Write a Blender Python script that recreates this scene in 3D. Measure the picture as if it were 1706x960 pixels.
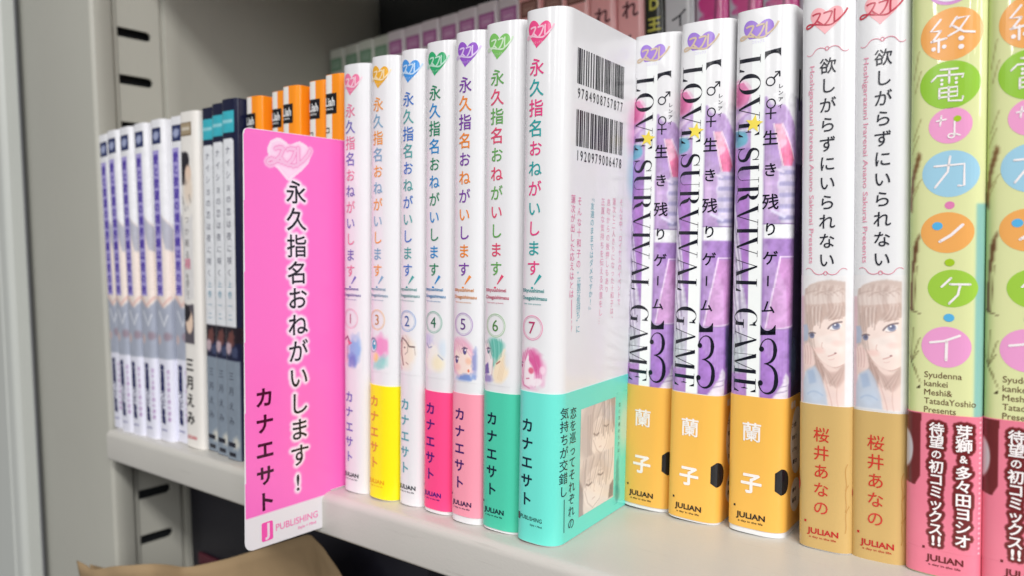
import bpy, math, random
import numpy as np
from mathutils import Matrix, Vector
from mathutils.geometry import tessellate_polygon

for o in list(bpy.data.objects):
    bpy.data.objects.remove(o)
SC = bpy.context.scene
COL = SC.collection
rad = math.radians

# ---------------------------------------------------------------- camera, world, lamps, exposure
cam_d = bpy.data.cameras.new('camera')
cam = bpy.data.objects.new('camera', cam_d)
COL.objects.link(cam)
YAW, PITCH, ROLL = 0.68622, -0.04044, -0.02569
fw = Vector((-math.sin(YAW)*math.cos(PITCH), math.cos(YAW)*math.cos(PITCH), math.sin(PITCH)))
rt = Vector((math.cos(YAW), math.sin(YAW), 0))
up = rt.cross(fw)
r2 = rt*math.cos(ROLL) + up*math.sin(ROLL)
u2 = up*math.cos(ROLL) - rt*math.sin(ROLL)
cam.matrix_world = Matrix(((r2.x, u2.x, -fw.x, 0.16507), (r2.y, u2.y, -fw.y, -0.19419), (r2.z, u2.z, -fw.z, 0.0999), (0, 0, 0, 1)))
cam_d.sensor_width = 36
cam_d.lens = 1250*36/1706
cam_d.clip_start = 0.01
cam_d.clip_end = 50
cam_d.dof.use_dof = True
cam_d.dof.focus_distance = 0.258
cam_d.dof.aperture_fstop = 10.0
SC.camera = cam

w = bpy.data.worlds.new('World')
SC.world = w
w.use_nodes = True
w.node_tree.nodes['Background'].inputs[0].default_value = (0.96, 0.97, 1.0, 1)
w.node_tree.nodes['Background'].inputs[1].default_value = 0.18

def area(name, loc, target, sx, sy, power, col):
    d = bpy.data.lights.new(name, 'AREA')
    d.shape = 'RECTANGLE'; d.size = sx; d.size_y = sy; d.energy = power; d.color = col
    o = bpy.data.objects.new(name, d); COL.objects.link(o)
    o.location = loc
    o.rotation_euler = (Vector(target)-Vector(loc)).to_track_quat('-Z', 'Y').to_euler()
area('ceiling_lamp', (0.05, -0.98, 1.31), (0.05, 0.0, 0.33), 0.9, 0.20, 2.5, (1.0, 0.98, 0.955))
area('ceiling_lamp', (1.25, -0.98, 1.31), (1.25, 0.0, 0.33), 1.2, 0.20, 33.5, (1.0, 0.98, 0.955))
area('side_fill_light', (1.60, -0.75, 0.75), (0.05, 0.05, 0.1), 0.5, 0.8, 10.0, (0.97, 0.97, 1.0))  # added fill from the right to brighten the right-facing covers, no actual fixture
def tube(name, x, y, z, w_, l_, power):
    d = bpy.data.lights.new(name, 'AREA'); d.shape = 'RECTANGLE'; d.size = w_; d.size_y = l_; d.energy = power; d.color = (1, 0.99, 0.97)
    o = bpy.data.objects.new(name, d); COL.objects.link(o); o.location = (x, y, z)
tube('far_ceiling_lamp', 0.95, -3.3, 1.22, 0.16, 3.2, 32)
tube('far_ceiling_lamp', -0.75, -3.3, 1.22, 0.16, 3.2, 32)
tube('far_ceiling_lamp', 2.5, -2.8, 1.22, 0.16, 3.2, 32)
SC.view_settings.view_transform = 'Standard'
SC.view_settings.look = 'None'
SC.view_settings.exposure = 0.0
SC.view_settings.gamma = 1.0
SC.render.engine = 'CYCLES'
SC.cycles.max_bounces = 6

# ---------------------------------------------------------------- helpers
def lin(c):
    return tuple(((v/255)/12.92 if v/255 <= 0.04045 else (((v/255)+0.055)/1.055)**2.4) for v in c)

def tag(o, label=None, cat=None, group=None, kind=None):
    if label: o['label'] = label
    if cat: o['category'] = cat
    if group: o['group'] = group
    if kind: o['kind'] = kind
    return o

def link(name, me, mat=None, parent=None, smooth=False):
    o = bpy.data.objects.new(name, me)
    COL.objects.link(o)
    if mat is not None and not me.materials: me.materials.append(mat)
    if parent is not None: o.parent = parent
    if smooth:
        me.shade_smooth()
    return o

def mesh(name, verts, faces):
    me = bpy.data.meshes.new(name)
    me.from_pydata([tuple(v) for v in verts], [], faces)
    me.update()
    return me

_m = {}
def mat(name, rgb=None, rough=0.35, spec=0.5, coat=0.0, noise=0.0, nscale=60, bump=0.0, bscale=200, attr=False, emit=None, metal=0.0, var=None):
    if name in _m: return _m[name]
    m = bpy.data.materials.new(name); m.use_nodes = True
    nt = m.node_tree; b = nt.nodes['Principled BSDF']
    b.inputs['Roughness'].default_value = rough
    b.inputs['Specular IOR Level'].default_value = spec
    b.inputs['Coat Weight'].default_value = coat
    b.inputs['Coat Roughness'].default_value = 0.08
    b.inputs['Metallic'].default_value = metal
    tc = nt.nodes.new('ShaderNodeTexCoord')
    if attr:
        a = nt.nodes.new('ShaderNodeVertexColor'); a.layer_name = 'print'
        nt.links.new(a.outputs['Color'], b.inputs['Base Color'])
    else:
        c = lin(rgb) + (1,)
        b.inputs['Base Color'].default_value = c
        if noise:
            n = nt.nodes.new('ShaderNodeTexNoise'); n.inputs['Scale'].default_value = nscale; n.inputs['Detail'].default_value = 5
            nt.links.new(tc.outputs['Object'], n.inputs['Vector'])
            r = nt.nodes.new('ShaderNodeValToRGB')
            r.color_ramp.elements[0].position = 0.3; r.color_ramp.elements[1].position = 0.7
            r.color_ramp.elements[0].color = tuple(x*(1-noise) for x in c[:3]) + (1,)
            r.color_ramp.elements[1].color = tuple(min(1, x*(1+noise*0.5)) for x in c[:3]) + (1,)
            nt.links.new(n.outputs['Fac'], r.inputs['Fac']); nt.links.new(r.outputs['Color'], b.inputs['Base Color'])
    if bump:
        n2 = nt.nodes.new('ShaderNodeTexNoise'); n2.inputs['Scale'].default_value = bscale; n2.inputs['Detail'].default_value = 4
        nt.links.new(tc.outputs['Object'], n2.inputs['Vector'])
        bp = nt.nodes.new('ShaderNodeBump'); bp.inputs['Strength'].default_value = bump; bp.inputs['Distance'].default_value = 0.0006
        nt.links.new(n2.outputs['Fac'], bp.inputs['Height']); nt.links.new(bp.outputs['Normal'], b.inputs['Normal'])
        rr = nt.nodes.new('ShaderNodeMapRange'); rr.inputs['To Min'].default_value = rough*0.8; rr.inputs['To Max'].default_value = rough*1.25
        nt.links.new(n2.outputs['Fac'], rr.inputs['Value']); nt.links.new(rr.outputs['Result'], b.inputs['Roughness'])
    _m[name] = m
    return m

def jmat(name, rgb, rough=0.17):      # laminated jacket paper
    return mat(name, rgb, rough=rough, spec=0.5, bump=0.25, bscale=45)
def ink(rgb):
    return mat('ink_%d_%d_%d' % tuple(int(v) for v in rgb), rgb, rough=0.2, spec=0.5)
ART = mat('printed_art', attr=True, rough=0.17, spec=0.5, bump=0.25, bscale=45)
WHITE = jmat('white_laminated_paper', (232, 232, 234))
PAPER = mat('page_paper', (222, 214, 196), rough=0.9, spec=0.1, noise=0.12, nscale=400)

# ---- book cross-section: s = arc length (m) from the middle of the spine, positive to the right
class Prof:
    def __init__(self, T, D, al, ar, dl, dr, bulge=0.0004):
        # al/ar: shoulder width in x, dl/dr: shoulder depth in y (left / right)
        self.T, self.D = T, D
        # one smooth convex curve: a superellipse quarter for each half of the spine
        pts = [(0, D)]
        k = 22
        nl = max(2.1, 2.6/(2*al/T)**0.7*0.72); nr = max(2.1, 2.6/(2*ar/T)**0.7*0.72)
        for i in range(k+1):
            a = math.pi/2*i/k
            pts.append((T/2*(1-math.cos(a)**(2/nl)), (dl+bulge)*(1-math.sin(a)**(2/nl))))
        for i in range(k-1, -1, -1):
            a = math.pi/2*i/k
            pts.append((T-T/2*(1-math.cos(a)**(2/nr)), (dr+bulge)*(1-math.sin(a)**(2/nr))))
        pts.append((T, D))
        P = np.array(pts)
        keep = [0]+[i for i in range(1, len(P)) if np.hypot(*(P[i]-P[i-1])) > 1e-7]
        P = P[keep]
        seg = np.hypot(*(P[1:]-P[:-1]).T)
        L = np.concatenate([[0], np.cumsum(seg)])
        # s=0 where x = T/2 on the spine
        m = [i for i in range(len(P)-1) if P[i, 1] < D*0.5 and P[i, 0] <= T/2 <= P[i+1, 0]][0]
        f = (T/2-P[m, 0])/(P[m+1, 0]-P[m, 0])
        self.L = L-(L[m]+f*seg[m]); self.P = P
        d = (P[1:]-P[:-1])/seg[:, None]; n = np.stack([d[:, 1], -d[:, 0]], 1)
        vn = np.vstack([n[:1], n[:-1]+n[1:], n[-1:]]); vn /= np.hypot(*vn.T)[:, None]
        self.N = vn
        self.smin, self.smax = self.L[0], self.L[-1]
    def at(self, s, off):
        s = np.asarray(s, float)
        x = np.interp(s, self.L, self.P[:, 0]); y = np.interp(s, self.L, self.P[:, 1])
        nx = np.interp(s, self.L, self.N[:, 0]); ny = np.interp(s, self.L, self.N[:, 1])
        return x+nx*off, y+ny*off
    def left(self, x):    # s of a point x metres from the left edge of the spine
        return x-self.T/2
    def cover(self, y):   # s of a point on the right cover, y metres behind the spine
        return self.smax-(self.D-y)

def shell(name, prof, z0, z1, o0, o1, m, parent, s0=None, s1=None):
    """a sheet of paper folded round the book: outer face at offset o1, inner at o0"""
    L = prof.L
    if s0 is not None: L = np.concatenate([[s0], L[(L > s0) & (L < s1)], [s1]])
    vs = []; n = len(L)
    for off in (o0, o1):
        x, y = prof.at(L, off)
        for z in (z0, z1):
            vs += [(x[i], y[i], z) for i in range(n)]
    f = []
    A, B, C_, D_ = 0, n, 2*n, 3*n
    for i in range(n-1):
        f.append((C_+i, C_+i+1, D_+i+1, D_+i)); f.append((A+i+1, A+i, B+i, B+i+1))
        f.append((A+i, A+i+1, C_+i+1, C_+i)); f.append((B+i+1, B+i, D_+i, D_+i+1))
    f.append((A, C_, D_, B)); f.append((A+n-1, B+n-1, D_+n-1, C_+n-1))
    me = mesh(name, vs, f)
    o = link(name, me, m, parent)
    me.shade_smooth(); me.set_sharp_from_angle(angle=rad(50))
    return o

def box_me(name, x0, x1, y0, y1, z0, z1):
    v = [(x, y, z) for z in (z0, z1) for y in (y0, y1) for x in (x0, x1)]
    return mesh(name, v, [(0, 2, 3, 1), (4, 5, 7, 6), (0, 1, 5, 4), (2, 6, 7, 3), (0, 4, 6, 2), (1, 3, 7, 5)])

def rbox(name, x0, x1, y0, y1, z0, z1, m, parent=None, bev=0.0008, seg=2):
    o = link(name, box_me(name, x0, x1, y0, y1, z0, z1), m, parent)
    if bev:
        import bmesh
        bm = bmesh.new(); bm.from_mesh(o.data)
        bmesh.ops.bevel(bm, geom=bm.edges[:], offset=bev, segments=seg, affect='EDGES', profile=0.5)
        bm.to_mesh(o.data); bm.free(); o.data.shade_smooth(); o.data.set_sharp_from_angle(angle=rad(40))
    return o

# ---- flat shapes (mm, mm) -> list of (verts, faces)
_g = {}
def glyph(ch, bold=0.0):
    """outline of a character as flat triangles; bold adds a narrow strip along every outline edge (third column: layer)"""
    k = (ch, bold)
    if k not in _g:
        if bold > 0:
            V, F = glyph(ch, 0.0)
            cnt = {}
            for f in F:
                for a, b in zip(f, f[1:]+f[:1]):
                    e = (min(a, b), max(a, b)); cnt[e] = cnt.get(e, 0)+1
            VV = [tuple(v) for v in V]; FF = list(F); n = len(VV); lay = 0
            for (a, b), c in cnt.items():
                if c != 1: continue
                A, B = V[a, :2], V[b, :2]; d = B-A; L = np.hypot(*d)
                if L < 1e-6: continue
                d = d/L; m = np.array([-d[1], d[0]])*bold; d = d*bold*0.55; lay = lay % 5+1
                for P in (A-d-m, B+d-m, B+d+m, A-d+m): VV.append((P[0], P[1], lay))
                FF.append((n, n+1, n+2, n+3)); n += 4
            _g[k] = (np.array(VV), FF); return _g[k]
        c = bpy.data.curves.new('g', 'FONT'); c.body = ch; c.size = 1; c.resolution_u = 3
        o = bpy.data.objects.new('g', c); COL.objects.link(o)
        dg = bpy.context.evaluated_depsgraph_get()
        me = o.evaluated_get(dg).to_mesh()
        V = np.array([(v.co.x, v.co.y, 0.0) for v in me.vertices]) if len(me.vertices) else np.zeros((0, 3))
        F = [tuple(p.vertices) for p in me.polygons]
        bpy.data.objects.remove(o); bpy.data.curves.remove(c)
        _g[k] = (V, F)
    return _g[k]

class Shp:
    def __init__(self): self.V = []; self.F = []; self.n = 0
    def add(self, V, F):
        V = np.asarray(V, float)
        if V.shape[1] == 2: V = np.hstack([V, np.zeros((len(V), 1))])
        self.V.append(V); self.F += [tuple(i+self.n for i in f) for f in F]; self.n += len(V); return self
    def poly(self, pts):
        t = tessellate_polygon([[Vector((p[0], p[1], 0)) for p in pts]])
        return self.add(pts, t)
    def char(self, ch, cx, cz, size, bold=0.0, sx=1.0, rot=0.0, center=False):
        V, F = glyph(ch, bold)
        if not len(V): return self
        lay = V[:, 2:]; V = V[:, :2]
        c = (V.max(0)+V.min(0))/2 if (center or ord(ch[0]) < 0x2000) else np.array([0.5, 0.38])
        W = (V-c)*size*np.array([sx, 1])
        if rot:
            a = rad(rot); W = W@np.array([[math.cos(a), math.sin(a)], [-math.sin(a), math.cos(a)]])
        return self.add(np.hstack([W+np.array([cx, cz]), lay]), F)
    def vert(self, text, cx, ztop, zbot, size, bold=0.0, sx=1.0):
        """vertical writing: first character centred at ztop, last at zbot"""
        n = len(text)
        for i, ch in enumerate(text):
            z = ztop+(zbot-ztop)*i/max(1, n-1)
            if ch in 'ー―—…': self.char(ch, cx, z, size, bold, 1.0, -90)
            elif ch in '、。': self.char(ch, cx+size*0.5, z+size*0.5, size, bold, sx)
            elif ch in '「『': self.char(ch, cx, z, size, bold, sx, -90)
            elif ch in '」』': self.char(ch, cx, z, size, bold, sx, -90)
            else: self.char(ch, cx, z, size, bold, sx)
        return self
    def hor(self, text, cx, cz, width, size, bold=0.0, align='c', rot=0.0):
        c = glyph(text, bold)
        V, F = c
        if not len(V): return self
        lay = V[:, 2:]; V = V[:, :2]
        w0 = V[:, 0].max()-V[:, 0].min()
        sx = width/w0 if width else size
        c0 = np.array([(V[:, 0].max()+V[:, 0].min())/2 if align == 'c' else V[:, 0].min(), 0.35])
        W = (V-c0)*np.array([sx, size])
        if rot:
            a = rad(rot); W = W@np.array([[math.cos(a), math.sin(a)], [-math.sin(a), math.cos(a)]])
        return self.add(np.hstack([W+np.array([cx, cz]), lay]), F)
    def stroke(self, pts, wd, cap=True):
        pts = np.asarray(pts, float)
        wd = np.full(len(pts), wd) if np.isscalar(wd) else np.asarray(wd, float)
        t = np.gradient(pts, axis=0); t /= np.maximum(np.hypot(*t.T), 1e-9)[:, None]
        n = np.stack([-t[:, 1], t[:, 0]], 1)
        A = pts+n*wd[:, None]/2; B = pts-n*wd[:, None]/2
        k = len(pts)
        return self.add(np.vstack([A, B]), [(i, i+1, k+i+1, k+i) for i in range(k-1)])
    def ring(self, cx, cz, rx, rz, wd, n=40, a0=0, a1=360):
        a = np.radians(np.linspace(a0, a1, n+1))
        wd = np.full(n+1, wd) if np.isscalar(wd) else np.array([wd(x) for x in a])
        A = np.stack([cx+rx*np.cos(a), cz+rz*np.sin(a)], 1); B = np.stack([cx+(rx-wd)*np.cos(a), cz+(rz-wd)*np.sin(a)], 1)
        return self.add(np.vstack([A, B]), [(i, i+1, n+1+i+1, n+1+i) for i in range(n)])
    def disc(self, cx, cz, rx, rz, n=36, rot=0, egg=0.0):
        a = np.linspace(0, 2*math.pi, n, endpoint=False); r = rad(rot)
        x = rx*np.cos(a)*(1+egg*np.sin(a)); z = rz*np.sin(a)
        P = np.stack([cx+x*math.cos(r)-z*math.sin(r), cz+x*math.sin(r)+z*math.cos(r)], 1)
        return self.add(np.vstack([[cx, cz], P]), [(0, i+1, (i+1) % n+1) for i in range(n)])
    def rect(self, x0, x1, z0, z1):
        return self.add([(x0, z0), (x1, z0), (x1, z1), (x0, z1)], [(0, 1, 2, 3)])
    def heart(self, cx, cz, w_, h_, rot=-8):
        t = np.linspace(0, 2*math.pi, 48, endpoint=False)
        x = np.sign(np.sin(t))*np.abs(np.sin(t))**2.2*0.96; z = (12*np.cos(t)-4.2*np.cos(2*t)-1.6*np.cos(3*t)-0.8*np.cos(4*t)+1.6)/14
        r = rad(rot); x, z = x*w_/2, z*h_/2
        P = np.stack([cx+x*math.cos(r)-z*math.sin(r), cz+x*math.sin(r)+z*math.cos(r)], 1)
        return self.poly([tuple(p) for p in P])

def bez(p0, p1, p2, p3, n=10):
    t = np.linspace(0, 1, n)[:, None]
    p0, p1, p2, p3 = map(np.array, (p0, p1, p2, p3))
    return (1-t)**3*p0+3*(1-t)**2*t*p1+3*(1-t)*t*t*p2+t**3*p3

def put(name, shp, prof, m, parent, off, step=0.9, label=None):
    """wrap flat shapes (mm, x measured from the left edge of the spine) round the book"""
    import bmesh
    if not shp.V: return None
    V = np.vstack(shp.V)
    bm = bmesh.new()
    vs = [bm.verts.new((x, z, h*0.05)) for x, z, h in V]
    for f in shp.F:
        try:
            bm.faces.new([vs[i] for i in f])
        except ValueError:
            pass
    if prof is not None:
        lo, hi = V[:, 0].min(), V[:, 0].max()
        k = math.ceil(lo/step)
        lim = prof.T*1000+6
        while k*step < hi:
            if -4 < k*step < lim:
                bmesh.ops.bisect_plane(bm, geom=bm.verts[:]+bm.edges[:]+bm.faces[:], plane_co=(k*step, 0, 0), plane_no=(1, 0, 0), dist=1e-5)
            k += 1
    me = bpy.data.meshes.new(name)
    bm.to_mesh(me); bm.free()
    n = len(me.vertices); co = np.zeros(n*3); me.vertices.foreach_get('co', co); co = co.reshape(-1, 3)
    s = co[:, 0]/1000; z = co[:, 1]/1000; off = off+co[:, 2]*0.00016
    if prof is not None:
        x, y = prof.at(s-prof.T/2, off)
    else:  # card: x of the shape runs along -y...: handled by caller
        x, y = np.full(n, 1.0)*off, s
    co = np.stack([x, y, z], 1)
    me.vertices.foreach_set('co', co.ravel()); me.update()
    # make normals face outward
    if prof is not None:
        nn = np.zeros(len(me.polygons)*3); me.polygons.foreach_get('normal', nn)
    o = link(name, me, m, parent)
    if label: o['label'] = label
    return o

# ---- painted print: a fine grid of vertex colours lying on the jacket
class Canvas:
    def __init__(self, x0, x1, z0, z1, step=0.4, base=(255, 255, 255), seed=1):
        self.nx = int(round((x1-x0)/step))+1; self.nz = int(round((z1-z0)/step))+1
        self.x = np.linspace(x0, x1, self.nx); self.z = np.linspace(z0, z1, self.nz)
        self.X, self.Z = np.meshgrid(self.x, self.z)
        self.C = np.ones((self.nz, self.nx, 3))*np.array(base, float)
        self.st = step; self.rng = np.random.RandomState(seed)
    def mix(self, a, c):
        a = np.clip(a, 0, 1)[..., None]; self.C = self.C*(1-a)+np.array(c, float)*a; return self
    def vnoise(self, scale):
        gx = int(np.ptp(self.x)/scale)+3; gz = int(np.ptp(self.z)/scale)+3
        G = self.rng.rand(gz, gx)
        fx = (self.X-self.x[0])/scale; fz = (self.Z-self.z[0])/scale
        ix = fx.astype(int); iz = fz.astype(int); tx = fx-ix; tz = fz-iz
        tx = tx*tx*(3-2*tx); tz = tz*tz*(3-2*tz)
        return (G[iz, ix]*(1-tx)+G[iz, ix+1]*tx)*(1-tz)+(G[iz+1, ix]*(1-tx)+G[iz+1, ix+1]*tx)*tz
    def ell(self, cx, cz, rx, rz, c, al=1.0, soft=0.25, rot=0, rag=0.0):
        a = rad(rot); dx = self.X-cx; dz = self.Z-cz
        u = (dx*math.cos(a)+dz*math.sin(a))/rx; v = (-dx*math.sin(a)+dz*math.cos(a))/rz
        d = np.hypot(u, v)
        if rag: d = d+(self.vnoise(max(0.9, min(rx, rz)*0.5))-0.5)*rag
        return self.mix(al*np.clip((1-d)/soft+0.5, 0, 1), c)
    def line(self, pts, wd, c, al=1.0, soft=0.3):
        D = np.full(self.X.shape, 1e9)
        for (ax, az), (bx, bz) in zip(pts[:-1], pts[1:]):
            l2 = (bx-ax)**2+(bz-az)**2+1e-9
            t = np.clip(((self.X-ax)*(bx-ax)+(self.Z-az)*(bz-az))/l2, 0, 1)
            D = np.minimum(D, np.hypot(self.X-ax-t*(bx-ax), self.Z-az-t*(bz-az)))
        return self.mix(al*np.clip((wd/2-D)/soft+0.5, 0, 1), c)
    def inside(self, pts):
        ins = np.zeros(self.X.shape, bool); n = len(pts)
        for i in range(n):
            x1, z1 = pts[i]; x2, z2 = pts[(i+1) % n]
            if z1 == z2: continue
            cnd = ((z1 > self.Z) != (z2 > self.Z)) & (self.X < (x2-x1)*(self.Z-z1)/(z2-z1)+x1)
            ins ^= cnd
        return ins
    def poly(self, pts, c, al=1.0, blur=1):
        m = self.inside(pts).astype(float)
        return self.mix(al*self.blur(m, blur), c)
    def blur(self, m, k):
        for _ in range(k):
            p = np.pad(m, 1, mode='edge')
            m = (p[:-2, 1:-1]+p[2:, 1:-1]+p[1:-1, :-2]+p[1:-1, 2:]+2*m)/6
        return m
    def wash(self, amt, scale):
        n = self.vnoise(scale)*0.6+self.vnoise(scale/2.5)*0.4
        self.C = self.C*(1+(n[..., None]-0.5)*amt); return self
    def mask(self, shp):
        """coverage mask of flat shapes"""
        M = np.zeros(self.X.shape, bool)
        V = np.vstack(shp.V)
        for f in shp.F:
            P = V[list(f), :2]
            lo, hi = P.min(0), P.max(0)
            i0, i1 = np.searchsorted(self.x, [lo[0]-1e-6, hi[0]+1e-6]); j0, j1 = np.searchsorted(self.z, [lo[1]-1e-6, hi[1]+1e-6])
            if i1 <= i0 or j1 <= j0: continue
            X = self.X[j0:j1, i0:i1]; Z = self.Z[j0:j1, i0:i1]
            for a in range(1, len(P)-1):
                A, B, C_ = P[0], P[a], P[a+1]
                d1 = (X-A[0])*(B[1]-A[1])-(Z-A[1])*(B[0]-A[0]); d2 = (X-B[0])*(C_[1]-B[1])-(Z-B[1])*(C_[0]-B[0]); d3 = (X-C_[0])*(A[1]-C_[1])-(Z-C_[1])*(A[0]-C_[0])
                M[j0:j1, i0:i1] |= ((d1 >= 0) & (d2 >= 0) & (d3 >= 0)) | ((d1 <= 0) & (d2 <= 0) & (d3 <= 0))
        return M
    def grow(self, M, mm):
        M = M.astype(float); r = int(round(mm/self.st))
        out = M.copy()
        for dx in range(-r, r+1):
            for dz in range(-r, r+1):
                if dx*dx+dz*dz > r*r+0.5: continue
                out = np.maximum(out, np.roll(np.roll(M, dx, 1), dz, 0))
        return out
    def put(self, name, prof, parent, off=0.00008, m=None, card=False, edge=None):
        nx, nz = self.nx, self.nz
        if not card:
            x, y = prof.at(self.x/1000-prof.T/2, off)
        else:
            x, y = np.full(nx, off), self.x/1000
        co = np.zeros((nz, nx, 3)); co[..., 0] = x; co[..., 1] = y; co[..., 2] = self.z[:, None]/1000
        me = bpy.data.meshes.new(name)
        i = np.arange(nx*nz).reshape(nz, nx)
        F = np.stack([i[:-1, :-1], i[:-1, 1:], i[1:, 1:], i[1:, :-1]], -1).reshape(-1, 4)
        if edge is not None:
            keep = (edge[:-1, :-1] & edge[:-1, 1:] & edge[1:, 1:] & edge[1:, :-1]).ravel()
            F = F[keep]
        nf = len(F)
        me.vertices.add(nx*nz); me.vertices.foreach_set('co', co.ravel())
        me.loops.add(nf*4); me.loops.foreach_set('vertex_index', F.ravel().astype(np.int32))
        me.polygons.add(nf); me.polygons.foreach_set('loop_start', np.arange(0, nf*4, 4, dtype=np.int32))
        me.update(calc_edges=True); me.validate()
        ca = me.color_attributes.new('print', 'FLOAT_COLOR', 'POINT')
        c = np.clip(self.C/255, 0, 1); c = np.where(c <= 0.04045, c/12.92, ((c+0.055)/1.055)**2.4)
        ca.data.foreach_set('color', np.concatenate([c, np.ones((nz, nx, 1))], -1).astype(np.float32).ravel())
        return link(name, me, m or ART, parent, smooth=True)

def book_root(name, x0, y0, yaw, lean, z=0.0, T=0.015):
    o = bpy.data.objects.new(name, None); COL.objects.link(o)
    o.empty_display_size = 0.01
    place(o, x0, y0, yaw, lean, z, T)
    return o
def place(o, x0, y0, yaw, lean, z=0.0, T=0.015):
    lift = math.sin(abs(lean))*T if lean > 0 else 0
    o.matrix_world = Matrix.Translation((x0, y0, z+lift)) @ Matrix.Rotation(rad(yaw), 4, 'Z') @ Matrix.Rotation(lean, 4, 'Y')
def copy_tree(o, parent=None):
    c = o.copy(); COL.objects.link(c)
    if parent is not None: c.parent = parent
    for ch in o.children: copy_tree(ch, c)
    return c

def body(root, prof, H, jm, obi=None):
    shell('dust_jacket', prof, 0.0, H, -0.0003, 0.0, jm, root)
    T, D = prof.T, prof.D
    pb = box_me('page_block', 0.0007, T-0.0007, max(prof.P[1:-1, 1].max()*0.9, 0.001), D-0.0015, 0.0012, H-0.0022)
    link('page_block', pb, PAPER, root)
    if obi:
        return shell('paper_band', prof, obi[0]/1000, obi[1]/1000, 0.00006, 0.00030, obi[2], root)
    return root

BLK = ink((22, 22, 30))
def souffle(shp, cx, cz, k, thin=1.0):
    """the script lettering of the heart mark: three kana with a looping tail"""
    L = [bez((-6.2, 2.2), (-4.5, 3.0), (-3.2, 2.8), (-2.6, 2.6), 6), bez((-2.6, 2.6), (-3.6, 0), (-5.2, -2.0), (-7.4, -2.9), 8), bez((-4.1, -0.4), (-3.2, -1.2), (-2.4, -2.0), (-1.6, -2.6), 5),
         bez((-1.4, 2.4), (0.4, 2.9), (1.8, 2.9), (2.4, 2.8), 6), bez((2.4, 2.8), (1.8, 0.4), (0.8, -1.4), (-0.8, -2.6), 8),
         bez((3.4, 3.6), (3.2, 0.6), (3.2, -1.4), (3.3, -2.2), 6), bez((3.3, -2.2), (5.2, -1.4), (7.4, 0.6), (8.6, 3.2), 9),
         bez((-7.4, -2.9), (-9.8, -3.6), (-9.4, -1.2), (-6.8, -1.4), 8), bez((-6.8, -1.4), (-2, -2.2), (2, -4.2), (3.3, -2.2), 10)]
    for p in L: shp.stroke(np.array(p)*k+np.array([cx, cz]), 0.95*k*thin)
    return shp

def publisher(root, prof, cx, cz, wd, m, off, dot=True):
    s = Shp().hor('JULIAN', cx, cz, wd, wd*0.27, 0.028)
    s.hor('a day in the life', cx, cz-wd*0.21, wd*0.86, wd*0.095, 0.012)
    if dot: s.rect(cx-wd/2-1.0, cx-wd/2-0.3, cz+wd*0.25, cz+wd*0.25+0.8)
    put('publisher_lettering', s, prof, m, root, off)

TITLE = '永久指名おねがいします'
def series_book(idx, x0, y0, yaw, lean, T, colA, colB, heart, obi, author, vol, art, label, ztit=(163.0, 96.0), pub=None, hx=0.0):
    prof = Prof(T, 0.128, 0.0042, 0.0056, 0.0030, 0.0052, 0.0011)
    r = book_root('comic_book', x0, y0, yaw, lean, 0, T)
    tag(r, label, 'book', 'numbered volumes of one comic series')
    ob = None
    if obi: ob = (obi[0], obi[1], jmat('band_%d' % idx, obi[2], 0.3))
    bd = body(r, prof, 0.182, WHITE, ob)
    cx = 6.4+hx
    h = Shp().heart(cx+0.4, 173.9, 9.6, 9.6)
    hz = put('heart_logo', h, prof, ink(heart), r, 0.00007)
    sc = souffle(Shp(), cx+1.0, 174.4, 0.62, 1.0)
    put('logo_script', sc, prof, ink(tuple(int(v+(255-v)*0.66) for v in heart)), hz, 0.00014)
    put('logo_script', Shp().hor('コミックス', cx+0.2, 171.0, 3.6, 1.0, .01), prof, ink(tuple(int(v+(255-v)*0.66) for v in heart)), hz, 0.00014)
    A, B = Shp(), Shp()
    n = len(TITLE)
    for i, ch in enumerate(TITLE):
        z = ztit[0]+(ztit[1]-ztit[0])*i/(n-1)
        (A if i % 2 == 0 else B).char(ch, cx, z, 6.1 if i < 4 else 5.6, 0.008)
    z = ztit[1]-5.0
    B.stroke([(cx+3.0, z+2.6), (cx+0.6, z-0.6)], [1.15, 0.35]).disc(cx-0.3, z-2.0, 0.55, 0.55, 14)
    put('title_lettering', A, prof, ink(colA), r, 0.00014); put('title_lettering', B, prof, ink(colB), r, 0.00014)
    s = Shp().hor('Eikyuushimei', cx-0.1, 88.0, 9.2, 1.8, 0.018).hor('Onegaishimasu', cx+0.4, 85.4, 10.4, 1.8, 0.018)
    s.hor('kana esato presents', cx-0.3, 83.4, 7.4, 0.8, 0.0)
    put('subtitle_lettering', s, prof, ink(tuple(int(0.25*140+0.75*v) for v in colB)), r, 0.00014)
    pale = tuple(int(v+(255-v)*0.45) for v in colA)
    c = Shp().ring(cx, 75.2, 4.3, 4.3, 0.26).ring(cx, 75.2, 3.7, 3.7, 0.12)
    put('volume_ring', c, prof, ink(pale), r, 0.00014)
    put('volume_number', Shp().char(vol, cx-0.1, 75.2, 6.0, -0.012), prof, ink(tuple(int(v*0.8) for v in colA)), r, 0.00016)
    art(r, prof, cx)
    o = 0.00042 if obi else 0.00014
    a = Shp().vert('カナエサト', cx-1.1, 41.4, 15.4, 5.1, 0.022)
    put('author_lettering', a, prof, ink(author), bd, o)
    if pub == 'jp':
        s = Shp().hor('PUBLISHING', cx+0.9, 8.8, 8.8, 2.0, 0.004, rot=-2).hor('Style + Mind', cx+3.0, 6.6, 4.6, 0.9, 0.01, rot=-2)
        s.rect(cx-5.0, cx-3.8, 7.5, 10.0)
        put('publisher_lettering', s, prof, BLK, bd, o)
    else:
        publisher(bd, prof, cx-0.1, 7.5, 9.0, ink(pub or (30, 30, 70)), o)
    return r, prof, bd

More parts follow.
